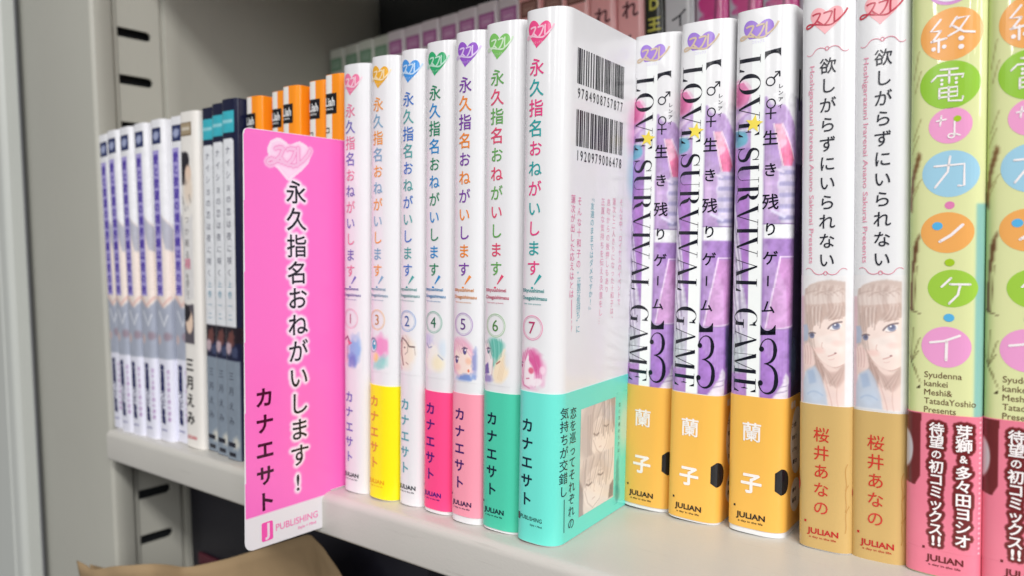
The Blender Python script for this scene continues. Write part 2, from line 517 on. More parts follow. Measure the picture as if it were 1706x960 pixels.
# watercolour faces: loose washes with an eye or two
def base_canvas(cx, z0=53.5, z1=71.5, base=(232, 232, 234), seed=3):
    return Canvas(cx-6.3, cx+6.5, z0, z1, 0.2, base, seed)
def fade(c, x0, x1, z0, z1):   # return to the jacket white at the borders of the patch
    f = np.minimum(np.minimum(np.clip((c.X-x0)/1.2, 0, 1), np.clip((x1-c.X)/1.2, 0, 1)), np.minimum(np.clip((c.Z-z0)/1.2, 0, 1), np.clip((z1-c.Z)/1.2, 0, 1)))
    c.mix(np.full(c.X.shape, .12), (240, 240, 242)); c.mix(1-f, (232, 232, 234))
def hairs(c, x0, z0, x1, z1, bend, n, sp, cols, w_=.25, al=.55):
    for k in range(n):
        a = (x0+sp[0]*k, z0+sp[1]*k); b = (x1+sp[2]*k, z1+sp[3]*k); m = ((a[0]+b[0])/2+bend, (a[1]+b[1])/2)
        c.line([tuple((1-t)**2*np.array(a)+2*t*(1-t)*np.array(m)+t*t*np.array(b)) for t in np.linspace(0, 1, 6)], w_, cols[k % len(cols)], al, .3)
def eye(c, x, z, k, col, rot=0):
    c.ell(x, z, 0.8*k, 1.25*k, (60, 50, 90), 0.85, 0.3, rot); c.ell(x, z-0.25*k, 0.55*k, 0.8*k, col, 0.9, 0.4, rot); c.ell(x+0.25*k, z+0.4*k, 0.28*k, 0.35*k, (255, 255, 255), 1, 0.4)
    c.line([(x-1.2*k, z+0.7*k), (x-0.2*k, z+1.4*k), (x+1.1*k, z+1.0*k)], 0.35*k, (60, 40, 70), 0.8)
def art1(r, p, cx):
    c = base_canvas(cx, seed=11); c.ell(cx-3.5, 63, 3, 8, (245, 205, 215), 0.8, 0.7, 5, 0.3); c.ell(cx+2.0, 61.5, 3.6, 6, (120, 165, 225), 0.85, 0.8, -12, 0.6)
    c.ell(cx+1.0, 57, 2.4, 3, (95, 105, 190), 0.7, 0.9, 0, 0.5); c.line([(cx-4, 66), (cx-2, 67.4), (cx-0.8, 65.4)], 0.8, (120, 40, 80), 0.8, 0.5)
    c.poly([(cx-2.2, 66), (cx+1.0, 64.8), (cx-1.2, 63.6)], (225, 90, 120), 0.9); c.line([(cx-1.9, 64), (cx-2.2, 57)], 0.3, (170, 90, 110), 0.7)
    fade(c, cx-6.3, cx+6.5, 53.5, 71.5); c.put('cover_art', p, r)
def art3(r, p, cx):
    c = base_canvas(cx, seed=12); c.ell(cx+2.6, 64.4, 4.2, 4.4, (238, 120, 185), 0.8, 0.7, 20, 0.5); c.ell(cx+2.2, 57.6, 4.4, 2.2, (120, 205, 195), 0.75, 0.9, 25, 0.5)
    c.ell(cx-1.0, 59.6, 1.7, 1.9, (250, 195, 110), 0.85, 0.7); c.ell(cx-3.8, 62, 2.6, 6, (248, 215, 225), 0.7, 0.7)
    c.ell(cx-2.4, 64.6, 2.3, 3.0, (70, 85, 120), 0.9, 0.3); c.ell(cx-2.3, 64.4, 1.9, 2.5, (255, 255, 255), 1, 0.3); c.ell(cx-2.0, 64.6, 1.35, 2.0, (40, 150, 185), 0.95, 0.4); c.ell(cx-1.6, 65.3, 0.5, 0.6, (255, 255, 255))
    fade(c, cx-6.3, cx+6.5, 53.5, 71.5); c.put('cover_art', p, r)
def art2(r, p, cx):
    c = base_canvas(cx, seed=13); c.ell(cx-0.6, 62.4, 4.4, 6.5, (243, 226, 205), 0.9, 0.6, 0, 0.2); c.line([(cx-4.6, 66), (cx-2.8, 68.2), (cx-0.6, 67.0), (cx+1.2, 65.0), (cx+3.6, 65.0)], 0.6, (80, 60, 60), 0.85, 0.4)
    c.line([(cx-3.2, 67.8), (cx-3.4, 62), (cx-2.2, 57.4)], 0.8, (110, 70, 65), 0.75, 0.5); c.line([(cx-4.0, 66), (cx-4.2, 61)], 1.0, (225, 150, 150), 0.6, 0.7)
    c.line([(cx+0.4, 66.4), (cx+0.3, 62.8), (cx-1.2, 61.6)], 0.35, (120, 100, 95), 0.7); c.line([(cx+3.6, 65), (cx+4.0, 61.8)], 0.3, (140, 120, 110), 0.6); c.line([(cx-0.6, 58.4), (cx+0.6, 57.8)], 0.4, (130, 90, 90), 0.7)
    hairs(c, cx-4.6, 69, cx-1.8, 65.6, .4, 6, (.9, .1, .7, .2), [(170, 130, 115), (225, 200, 180)]); c.ell(cx-1.4, 64.4, .6, .35, (90, 70, 70), .7, .5)
    c.line([(cx-4.4, 57), (cx-3.2, 55.6)], 0.9, (205, 130, 130), 0.5, 0.6); fade(c, cx-6.3, cx+6.5, 53.5, 71.5); c.put('cover_art', p, r)
def art4(r, p, cx):
    c = base_canvas(cx, seed=14); c.ell(cx-1.2, 61.6, 5.2, 6.2, (226, 214, 232), 0.8, 0.4, 0, 0.15); c.ell(cx-0.6, 61.4, 4.6, 5.6, (247, 243, 232), 0.9, 0.4); c.ell(cx-2.6, 68.4, 2.6, 2.2, (190, 190, 230), 0.7, 0.9, 0, 0.5)
    c.ell(cx+2.4, 59.4, 2.8, 3.0, (246, 232, 190), 0.8, 0.9); c.ell(cx+4.6, 65, 2, 3.4, (205, 222, 236), 0.7, 0.9); c.line([(cx-3.8, 66.6), (cx-2.4, 65.0), (cx-0.8, 65.6)], 0.5, (110, 120, 160), 0.8); c.line([(cx+2.4, 62.6), (cx+4.6, 61.0)], 0.45, (120, 130, 165), 0.7)
    hairs(c, cx-4.6, 68.6, cx-3.2, 61, -1.0, 6, (.7, .2, .5, .9), [(175, 175, 215), (226, 222, 240)])
    fade(c, cx-6.3, cx+6.5, 53.5, 71.5); c.put('cover_art', p, r)
def art5(r, p, cx):
    c = base_canvas(cx, seed=15); c.ell(cx-0.8, 62.8, 6.0, 7.2, (236, 160, 190), 0.9, 0.35, 20, 0.15); c.ell(cx-0.2, 61.4, 4.8, 5.8, (251, 226, 214), 1, 0.25, 15); c.ell(cx-1.8, 66.8, 3.6, 2.0, (243, 200, 208), 0.8, 0.6, -15)
    c.ell(cx-2.8, 59.0, 1.6, 1.4, (248, 180, 180), 0.7, 0.9); c.ell(cx+2.6, 61.6, 1.4, 1.2, (250, 185, 150), 0.7, 0.9)
    hairs(c, cx-5.4, 66, cx-4.6, 58, -1.2, 4, (.5, .7, .25, -.6), [(205, 110, 155), (250, 215, 228)]); hairs(c, cx-4.2, 69, cx+4.4, 62, 3.2, 6, (.3, .3, .25, -.9), [(210, 120, 165), (250, 220, 230)]); hairs(c, cx-3.8, 68.6, cx-1.6, 63.6, -.6, 5, (1.1, -.2, .9, .6), [(226, 150, 180), (205, 120, 150)])
    eye(c, cx-3.2, 61.6, 1.05, (70, 60, 130)); eye(c, cx+0.8, 65.2, 1.05, (70, 60, 130)); c.ell(cx+2.6, 58.0, 0.5, 0.6, (225, 110, 80), 0.9)
    c.ell(cx+5.6, 61, 1.6, 5.0, (120, 135, 195), 0.8, 0.7, 0, 0.5); c.ell(cx+0.8, 54.9, 3.8, 1.6, (95, 130, 205), 0.85, 0.7, 12, 0.5); fade(c, cx-6.3, cx+6.5, 53.5, 71.5); c.put('cover_art', p, r)
def art6(r, p, cx):
    c = base_canvas(cx, seed=16); c.ell(cx+0.2, 66.2, 3.8, 4.8, (75, 180, 160), 0.85, 0.7, 0, 0.6); c.poly([(cx-6, 56), (cx-1.6, 57), (cx-1.0, 62), (cx-3.2, 68.6), (cx-6, 68)], (246, 236, 236), 1, 2)
    c.ell(cx+2.8, 59.8, 3.2, 6.0, (249, 226, 190), 0.95, 0.4, -24); c.line([(cx+2.4, 64), (cx+4.0, 66.6)], 1.2, (240, 225, 200), 0.9, 0.6); c.poly([(cx-5.6, 60), (cx-3.4, 61.6), (cx-2.8, 57.6), (cx-5.8, 57)], (85, 75, 150), 0.9, 2); c.ell(cx-3.8, 55.6, 2.4, 1.6, (130, 115, 185), 0.8, 0.8, 0, 0.5)
    hairs(c, cx-1.6, 70, cx-.8, 60.5, .8, 7, (.7, .1, .55, .6), [(40, 140, 120), (150, 215, 200), (60, 160, 140)]); hairs(c, cx-5.4, 69, cx-2.0, 63, .4, 5, (.5, .2, .2, .6), [(110, 120, 120), (200, 190, 186)]); hairs(c, cx+1.0, 56, cx+4.2, 65, -.8, 4, (.6, -.2, .4, -.6), [(226, 190, 150)])
    eye(c, cx-3.3, 65.8, 0.85, (90, 140, 140)); c.line([(cx+0.6, 61.4), (cx+2.0, 62.4)], 0.5, (150, 70, 60), 0.8); c.line([(cx-1.6, 57.0), (cx-1.0, 63)], 0.3, (190, 150, 150), 0.7); c.ell(cx+5.4, 63, 1.4, 3.2, (215, 225, 240), 0.7, 0.9)
    fade(c, cx-6.3, cx+6.5, 53.5, 71.5); c.put('cover_art', p, r)
def art7(r, p, cx):
    c = base_canvas(cx, 53, 69.5, seed=17); c.ell(cx-0.4, 61, 5.6, 6.6, (240, 150, 195), 0.85, 0.5, 0, 0.5); c.ell(cx+0.8, 63, 3.4, 3.8, (215, 60, 135), 0.8, 0.6, -30, 0.6); c.ell(cx-2.0, 59.2, 3.2, 4.6, (252, 236, 242), 1, 0.3, 12)
    c.poly([(cx-3, 63), (cx-1.4, 66.4), (cx-0.8, 60.6)], (252, 240, 245), 1, 1); c.ell(cx-0.2, 60.4, 1.1, 1.1, (225, 70, 110), 0.85, 0.6); eye(c, cx-4.6, 62, 0.75, (150, 40, 90)); hairs(c, cx-3.6, 66.4, cx-4.2, 58.6, -1.6, 5, (.5, .4, .2, -.7), [(190, 50, 110), (245, 190, 215)]); hairs(c, cx-1.6, 67, cx+4.0, 58, 3.0, 7, (.2, .1, -.4, -.5), [(195, 50, 120), (240, 160, 200), (215, 90, 150)]); c.line([(cx-2.2, 57.4), (cx-1.0, 57.6)], 0.4, (200, 80, 120), 0.8)
    c.ell(cx+2.0, 56.6, 2.4, 1.3, (252, 240, 245), 0.9, 0.5, 20); c.line([(cx-4.8, 58), (cx-3.4, 55.0), (cx-0.8, 54.2)], 0.45, (205, 90, 140), 0.7)
    c.ell(cx+4.4, 61, 1.1, 1.4, (252, 225, 238), 0.8, 0.6); fade(c, cx-6.3, cx+6.5, 53, 69.5); c.put('cover_art', p, r)

# ---------------------------------------------------------------- shelving
PAINT = mat('grey_powder_coat', (180, 179, 169), rough=0.42, spec=0.4, noise=0.03, nscale=9, bump=0.12, bscale=900)
def worn(m, amt, sc=(3, 60, 60)):
    nt = m.node_tree; b = nt.nodes['Principled BSDF']; src = b.inputs['Base Color'].links[0].from_socket
    tc = nt.nodes.new('ShaderNodeTexCoord'); mp = nt.nodes.new('ShaderNodeMapping'); mp.inputs['Scale'].default_value = sc; mp.inputs['Rotation'].default_value = (0, 0, .35)
    n = nt.nodes.new('ShaderNodeTexNoise'); n.inputs['Scale'].default_value = 9; n.inputs['Detail'].default_value = 8; n.inputs['Roughness'].default_value = .7
    r = nt.nodes.new('ShaderNodeValToRGB'); r.color_ramp.elements[0].position = .60; r.color_ramp.elements[1].position = .74; r.color_ramp.elements[0].color = (0, 0, 0, 1); r.color_ramp.elements[1].color = (amt, amt, amt, 1)
    mx = nt.nodes.new('ShaderNodeMix'); mx.data_type = 'RGBA'; mx.inputs['B'].default_value = (.30, .28, .25, 1)
    nt.links.new(tc.outputs['Object'], mp.inputs['Vector']); nt.links.new(mp.outputs['Vector'], n.inputs['Vector']); nt.links.new(n.outputs['Fac'], r.inputs['Fac'])
    nt.links.new(r.outputs['Color'], mx.inputs['Factor']); nt.links.new(src, mx.inputs['A']); nt.links.new(mx.outputs['Result'], b.inputs['Base Color'])
PAINT_B = mat('grey_shelf_paint', (200, 197, 190), rough=0.36, spec=0.4, noise=0.04, nscale=14, bump=0.12, bscale=900)
worn(PAINT_B, .35); worn(PAINT, .25, (40, 40, 4))
DARKM = mat('cavity_shade', (22, 26, 28), rough=0.7)
shelving = bpy.data.objects.new('shelving_unit', None); COL.objects.link(shelving); shelving.location = (0, 0, 0)
tag(shelving, 'grey steel shelving unit with slotted uprights holding the rows of comic books', 'shelving')

def extrude_plan(name, pts, z0, z1, m, parent, thick=0.0012):
    P = np.array(pts); seg = P[1:]-P[:-1]; seg /= np.hypot(*seg.T)[:, None]
    n = np.stack([-seg[:, 1], seg[:, 0]], 1); vn = np.vstack([n[:1], n[:-1]+n[1:], n[-1:]]); vn /= np.maximum(np.hypot(*vn.T), .3)[:, None]
    Q = P+vn*thick; k = len(P)
    V = [(x, y, z) for z in (z0, z1) for x, y in np.vstack([P, Q])]
    F = []
    for i in range(k-1):
        F += [(i, i+1, 2*k+i+1, 2*k+i), (k+i+1, k+i, 3*k+i, 3*k+i+1), (i, k+i, k+i+1, i+1), (2*k+i, 2*k+i+1, 3*k+i+1, 3*k+i)]
    F += [(0, 2*k, 3*k, k), (k-1, 2*k-1, 4*k-1, 3*k-1)]
    o = link(name, mesh(name, V, F), m, parent); o.data.shade_smooth(); o.data.set_sharp_from_angle(angle=rad(35)); return o
ZB, ZT = -0.62, 0.62
def arc(cx, cy, r, a0, a1, n=5):
    return [(cx+r*math.cos(rad(a0+(a1-a0)*i/n)), cy+r*math.sin(rad(a0+(a1-a0)*i/n))) for i in range(n+1)]
extrude_plan('front_panel', [(-0.395-0.125*t/10, 0.0060+0.022*(t/10)**2) for t in range(10, -1, -1)]+arc(-0.3305, 0.0085, 0.0025, -90, 0)+[(-0.328, 0.013)]+arc(-0.3340, 0.0180, 0.003, 80, 10)[::-1]+[(-0.3325, 0.0205)]+arc(-0.3385, 0.0225, 0.0025, 60, 0), ZB, ZT, PAINT, shelving)  # left side bent back, a shape added so the panel shades darker towards the post
# slotted strip, real holes
def slotted():
    y0, y1 = 0.0225, 0.0525; X = -0.336
    loops = [[(y0, ZB), (y1, ZB), (y1, ZT), (y0, ZT)]]
    zs = [0.2518+0.0302*k for k in range(-28, 13)]
    for z in zs:
        a, b, r = 0.0258, 0.0436, 0.0031
        L = [(b+r*math.cos(t), z+r*math.sin(t)) for t in np.linspace(-math.pi/2, math.pi/2, 7)]+[(a+r*math.cos(t), z+r*math.sin(t)) for t in np.linspace(math.pi/2, 3*math.pi/2, 7)]
        loops.append(L[::-1])
    # triangulate in bands so the fill stays robust: one band per slot
    V, F = [], []
    def addp(loops2):
        flat = [p for l in loops2 for p in l]
        tr = tessellate_polygon([[Vector((p[0], p[1], 0)) for p in l] for l in loops2])
        b = len(V); V.extend(flat); F.extend([tuple(i+b for i in t) for t in tr])
        for l, off in zip(loops2[1:], np.cumsum([len(x) for x in loops2])[:-1]):
            holes.append([b+off+i for i in range(len(l))])
    holes = []
    for k, z in enumerate(zs):
        zb, zt = z-0.0151, z+0.0151
        if zb < ZB or zt > ZT: continue
        addp([[(y0, zb), (y1, zb), (y1, zt), (y0, zt)], loops[k+1]])
    n = len(V)
    vv = [(X, y, z) for y, z in V]+[(X-0.0016, y, z) for y, z in V]
    ff = list(F)+[tuple(i+n for i in f[::-1]) for f in F]
    for h in holes:
        for i in range(len(h)):
            j = (i+1) % len(h); ff.append((h[i], h[j], h[j]+n, h[i]+n))
    link('slotted_strip', mesh('slotted_strip', vv, ff), PAINT, shelving)
slotted()
link('slot_cavity', box_me('slot_cavity', -0.352, -0.344, 0.0225, 0.0525, ZB, ZT), DARKM, shelving)  # near-black block, its colour stands in for the shade inside the slots
extrude_plan('side_panel', [(-0.3365, 0.0527), (-0.3395, 0.0535), (-0.3395, 0.0555), (-0.3372, 0.0570), (-0.3372, 0.0665), (-0.3380, 0.0680), (-0.3380, 0.3300)], ZB, ZT, PAINT, shelving)
rbox('back_panel', -0.338, 0.75, 0.326, 0.328, ZB, ZT, mat('dark_back_panel', (58, 62, 62), rough=0.5), shelving, 0)
def shelf_board(name, z, xr=0.72, x0=-0.3185):
    k = 0.0022
    P = [(0.3255, z), (0.30, z)]+[(k*1.5+y, z+zz) for y, zz in [(0.004, 0)]]+[(0.0035+0.0035*math.cos(rad(a)), z-0.0035+0.0035*math.sin(rad(a))) for a in range(90, 181, 15)]+[(0.0, z-0.0165)]+[(0.0015+0.0015*math.cos(rad(a)), z-0.0165+0.0015*math.sin(rad(a))) for a in (200, 235, 270)]+[(0.014, z-0.018), (0.014, z-0.0165), (0.0015, z-0.0165), (0.0015, z-0.0035), (0.005, z-0.0015), (0.3255, z-0.0015)]
    n = len(P)
    V = [(x, y, zz) for x in (x0, xr) for y, zz in P]
    F = [(i, (i+1) % n, n+(i+1) % n, n+i) for i in range(n)]
    t = tessellate_polygon([[Vector((y, zz, 0)) for y, zz in P]])
    F += [tuple(a) for a in t]+[tuple(a+n for a in b[::-1]) for b in t]
    import bmesh
    me = mesh(name, V, F); bm = bmesh.new(); bm.from_mesh(me); bmesh.ops.recalc_face_normals(bm, faces=bm.faces[:]); bm.to_mesh(me); bm.free()
    o = link(name, me, PAINT_B, shelving); me.shade_smooth(); me.set_sharp_from_angle(angle=rad(35)); return o
shelf_board('shelf_board', 0.0)
shelf_board('shelf_board', 0.348)
shelf_board('shelf_board', -0.33)
rbox('riser_board', -0.335, 0.70, 0.1895, 0.3250, 0.080, 0.0885, PAINT_B, shelving, 0.001)
rbox('riser_front', -0.335, 0.70, 0.1900, 0.1915, 0.0002, 0.0798, PAINT_B, shelving, 0)

post = bpy.data.objects.new('shelving_post', None); COL.objects.link(post); post.location = (-0.4845, -0.005, ZB)
tag(post, 'pale grey steel post of the neighbouring shelving at the far left edge', 'post')
o = extrude_plan('post_face', [(0.010, 0.013), (0.0235, 0.0125), (0.024, 0.0045)]+[(0.024-0.004+0.004*math.cos(rad(a)), 0.0045+0.004*math.sin(rad(a))) for a in (0, -30, -60, -90)]+[(0.009, 0.0005), (0.008, 0.0018), (0.006, 0.0018), (0.005, 0.0005), (-0.12, 0.0005)], 0, ZT-ZB, mat('pale_post_paint', (196, 199, 194), rough=0.4, spec=0.4, noise=0.03, nscale=8), post, -0.0012)

# ---------------------------------------------------------------- the numbered series
TEAL = (94, 217, 190)
series = [
 (1, -0.0997, 0.0080, 4.4, .046, 0.0155, (236, 130, 165), (120, 110, 190), (240, 125, 165), None, (128, 116, 196), '1', art1, 'white comic book numbered 1 with pink heart beside the divider card', (28, 28, 45), (176.9, 173), -0.4),
 (3, -0.0829, 0.0080, 4.4, .052, 0.0152, (243, 160, 70), (130, 175, 205), (238, 176, 50), (0.3, 48.0, (250, 236, 20)), (232, 150, 70), '3', art3, 'comic book numbered 3 with bright yellow paper band', (240, 170, 30), None, -0.6),
 (2, -0.0665, 0.0098, 4.4, .048, 0.0136, (62, 118, 200), (80, 165, 165), (70, 150, 225), None, (95, 170, 180), '2', art2, 'white comic book numbered 2 with blue heart and no paper band', (28, 28, 45), None, -0.6),
 (4, -0.0515, 0.0095, 4.4, .047, 0.0154, (30, 135, 95), (40, 140, 205), (50, 170, 110), (1.4, 48.2, (255, 78, 140)), (80, 30, 120), '4', art4, 'comic book numbered 4 with hot pink paper band', (60, 30, 130), None, -0.4),
 (5, -0.0348, 0.0080, 4.4, .047, 0.0150, (125, 65, 165), (240, 140, 50), (150, 90, 200), (2.6, 49.2, (250, 158, 178)), (75, 30, 110), '5', art5, 'comic book numbered 5 with pale salmon pink paper band', (45, 25, 80), None, 0.0),
 (6, -0.0192, 0.0085, 4.4, .042, 0.0172, (105, 170, 90), (225, 80, 115), (125, 195, 100), (0.9, 51.0, (78, 205, 172)), (20, 35, 60), '6', art6, 'comic book numbered 6 with green heart and sea green band, spine only visible', (20, 25, 50), None, 0.1),
 (7, -0.0012, 0.0068, 4.6, .050, 0.0164, (232, 70, 135), (45, 165, 165), (238, 80, 140), (0.3, 53.0, (112, 228, 212)), (20, 40, 60), '7', art7, 'comic book numbered 7 showing its back cover with two barcodes', 'jp', None, -0.6),
]
B7 = None
for (i, x0, y0, yaw, lean, T, ca, cb, hc, obi, au, vol, art, lab, pub, _, hx) in series:
    r, pr, bdd = series_book(i, x0, y0, yaw, lean, T, ca, cb, hc, obi, au, vol, art, lab, pub=pub, hx=hx)
    if i == 7: B7 = (r, pr, bdd)

# back cover of volume 7 (x in mm continues past the spine round the right shoulder)
r7, p7, bd7 = B7
def cov(y): return p7.cover(y/1000)*1000+p7.T*500
def barcode(z0, z1, num, seed):
    rng = random.Random(seed); s = Shp(); x0, x1 = cov(8.6), cov(43.2)
    bits = ''.join(rng.choice(['1101', '10', '1100', '100', '1110', '11000']) for _ in range(60))
    bits = '101'+bits[:89]+'101'; u = (x1-x0)/len(bits)
    i = 0
    while i < len(bits):
        if bits[i] == '1':
            j = i
            while j < len(bits) and bits[j] == '1': j += 1
            s.rect(x0+i*u, x0+j*u, z0, z1); i = j
        i += 1
    s2 = Shp()
    n = len(num)
    for k, ch in enumerate(num): s2.char(ch, x0+(x1-x0)*(k+0.5)/n, z0-3.1, 4.9, 0.004, 0.75)
    put('barcode', s, p7, BLK, r7, 0.00012); put('barcode_digits', s2, p7, BLK, r7, 0.00012)
barcode(158.2, 170.0, '9784908757877', 5)
barcode(137.4, 149.6, '1920979006478', 9)
pk, tl, pk2 = ink((226, 128, 168)), ink((120, 185, 195)), ink((232, 165, 190))
s = Shp(); s.vert('蓮次が出した応えはとは', cov(7.6), 119.5, 87, 3.1, 0.0); s.stroke([(cov(7.9), 85), (cov(8.1), 78.5)], 0.35); s.vert('!?', cov(8.2), 77, 75, 2.6)
s.vert('そんな十和子の', cov(12.0), 119, 97.5, 3.1)
put('blurb_lettering', s, p7, pk, r7, 0.00012)
s = Shp(); s.vert('“正直な気持ち”に', cov(12.6), 94, 74.5, 2.9); s.vert('『友達のままではダメですか?』', cov(21.2), 120.5, 80.5, 2.8)
put('blurb_lettering', s, p7, tl, r7, 0.00012)
s = Shp(); s.vert('正直な気持ちを伝える決意をし…', cov(29), 119.5, 76, 2.9); s.vert('息吹からの後押しもあり', cov(33.4), 119.5, 87.5, 2.9); s.vert('蓮次と二人きりになった十和子は、', cov(37.9), 120, 76, 2.8); s.vert('そんな中、ロイヤルのイベントで', cov(43.6), 120, 82, 2.7)
put('blurb_lettering', s, p7, pk2, r7, 0.00012)
# faint wash at the fore edge of the cover
c = Canvas(cov(45), cov(60), 84, 160, 0.8, (232, 232, 234), 4)
c.ell(cov(55), 146, 7, 9, (228, 150, 205), 0.6, 1.0); c.ell(cov(55), 130, 6, 8, (150, 205, 222), 0.6, 1.0); c.ell(cov(56), 105, 6, 10, (200, 175, 220), 0.5, 1.0)
f = np.minimum(np.clip((c.X-cov(45))/3, 0, 1), np.minimum(np.clip((c.Z-84)/5, 0, 1), np.clip((160-c.Z)/5, 0, 1))); c.mix(1-f, (232, 232, 234))
c.put('cover_art', p7, r7)
s = Shp(); s.vert('恋を巡ってそれぞれの', cov(10.2), 45.4, 6.2, 4.3, 0.004, 1.05); s.vert('気持ちが交錯し', cov(4.9), 46.2, 19.0, 4.3, 0.004, 1.05); s.stroke([(cov(5.3), 16), (cov(5.5), 4.2)], 0.35)
put('band_lettering', s, p7, ink((18, 50, 62)), bd7, 0.00042)
# sepia panel with two drawn faces
cx0, cx1 = cov(15.6), cov(42.4)
c = Canvas(cx0, cx1, 6.6, 45.6, 0.35, (226, 214, 206), 21)
W = cx1-cx0
def fx(u): return cx0+u*W
H1, H2, H3, SK = (150, 136, 134), (186, 172, 168), (112, 98, 98), (243, 232, 224)
def strands(x0, x1, z0, x2, x3, z1, n, cols_, w_, bend=0.0):
    for k in range(n):
        t = k/(n-1); a, b = x0+(x1-x0)*t, x2+(x3-x2)*t
        c.line([(fx(a), z0), (fx((a+b)/2+bend), (z0+z1)/2), (fx(b), z1-1.2*(k % 3))], w_, cols_[k % len(cols_)], .75, .6)
c.ell(fx(.40), 37, 12, 12, H2, .9, .3, 20, .3)
c.ell(fx(.55), 33.2, 7.6, 7.2, SK, 1, .10, -14); c.poly([(fx(.34), 33), (fx(.60), 25.6), (fx(.80), 31), (fx(.78), 36)], SK, 1, 1)
c.poly([(fx(.42), 28), (fx(.40), 24), (fx(.62), 24), (fx(.60), 27)], (214, 200, 194), 1, 1)
strands(.30, .95, 46, .24, .52, 35, 9, [H2, H1, (206, 194, 190)], .9, -.03); strands(.6, 1.0, 46, .60, .98, 34, 9, [H1, H3, H2], 1.0, .03)
c.poly([(fx(.84), 46), (fx(1), 46), (fx(1), 33), (fx(.92), 36)], H3, .75, 2); strands(.2, .34, 42, .22, .30, 27, 5, [H1, H2], .8)
c.line([(fx(.37), 34.8), (fx(.44), 33.9), (fx(.52), 34.3)], .65, (78, 66, 68), .9, .35); c.line([(fx(.40), 34.2), (fx(.49), 33.6)], .5, (140, 122, 120), .7, .5)
c.line([(fx(.66), 36.4), (fx(.74), 35.6), (fx(.80), 36.0)], .6, (78, 66, 68), .9, .35)
c.line([(fx(.58), 33.0), (fx(.60), 31.4)], .3, (190, 164, 156), .7); c.line([(fx(.53), 29.0), (fx(.60), 28.9)], .35, (160, 124, 118), .8)
c.line([(fx(.36), 32.5), (fx(.46), 28.4), (fx(.60), 25.9), (fx(.74), 28.8), (fx(.79), 33)], .3, (140, 118, 114), .8)
c.poly([(fx(0), 25), (fx(.24), 27.4), (fx(.5), 26.4), (fx(.9), 27), (fx(1), 6), (fx(0), 6)], (228, 216, 208), .75, 2)
c.ell(fx(.38), 18.5, 11, 8.6, H2, .85, .3, 0, .3); c.ell(fx(.42), 14.8, 8.4, 7.2, SK, 1, .10, 12); c.poly([(fx(.16), 15), (fx(.30), 7.6), (fx(.46), 6.8), (fx(.68), 11), (fx(.70), 17)], SK, 1, 1)
strands(.10, .75, 26.2, .12, .46, 17.8, 10, [H2, H1, (208, 196, 190)], .9, -.02); strands(.5, .95, 26, .52, .86, 16, 8, [H2, H1], .9, .03)
c.line([(fx(.19), 17.2), (fx(.26), 16.4), (fx(.34), 16.9)], .65, (66, 56, 58), .9, .35); c.line([(fx(.52), 18.8), (fx(.60), 18.0), (fx(.67), 18.3)], .65, (66, 56, 58), .9, .35)
c.line([(fx(.20), 18.4), (fx(.32), 18.4)], .3, (150, 130, 126), .7); c.line([(fx(.52), 20.2), (fx(.66), 19.8)], .3, (150, 130, 126), .7)
c.line([(fx(.42), 15.6), (fx(.40), 13.4), (fx(.44), 13.0)], .28, (190, 160, 152), .8); c.line([(fx(.36), 10.6), (fx(.44), 10.8)], .35, (168, 128, 122), .8)
c.line([(fx(.15), 15), (fx(.24), 10), (fx(.38), 7.3), (fx(.58), 9.2), (fx(.69), 14)], .3, (140, 118, 114), .8)
c.poly([(fx(0), 20), (fx(.10), 16), (fx(.12), 6), (fx(0), 6)], (96, 84, 86), .8, 2); c.poly([(fx(.88), 12), (fx(1), 14), (fx(1), 7), (fx(.84), 7)], (60, 52, 54), .85, 1)
c.mix(np.full(c.X.shape, .40), (238, 234, 230)); c.put('band_illustration', p7, bd7, 0.00040)
c = Canvas(cov(43.2), cov(58), 3, 47, 0.7, (112, 228, 212), 22)
c.ell(cov(51), 33, 4.8, 9, (205, 225, 205), 0.75, 0.9); c.ell(cov(45.6), 12, 1.4, 9, (58, 140, 135), 0.6, 0.5, 0, 0.5); c.ell(cov(46), 7, 2.2, 3, (70, 150, 145), 0.5, 0.6)
c.put('band_art', p7, bd7, 0.00036)
s = Shp(); s.vert('恋と友情の行方は', cov(46.0), 42, 24, 1.7); put('band_lettering', s, p7, ink((90, 110, 105)), bd7, 0.00044)

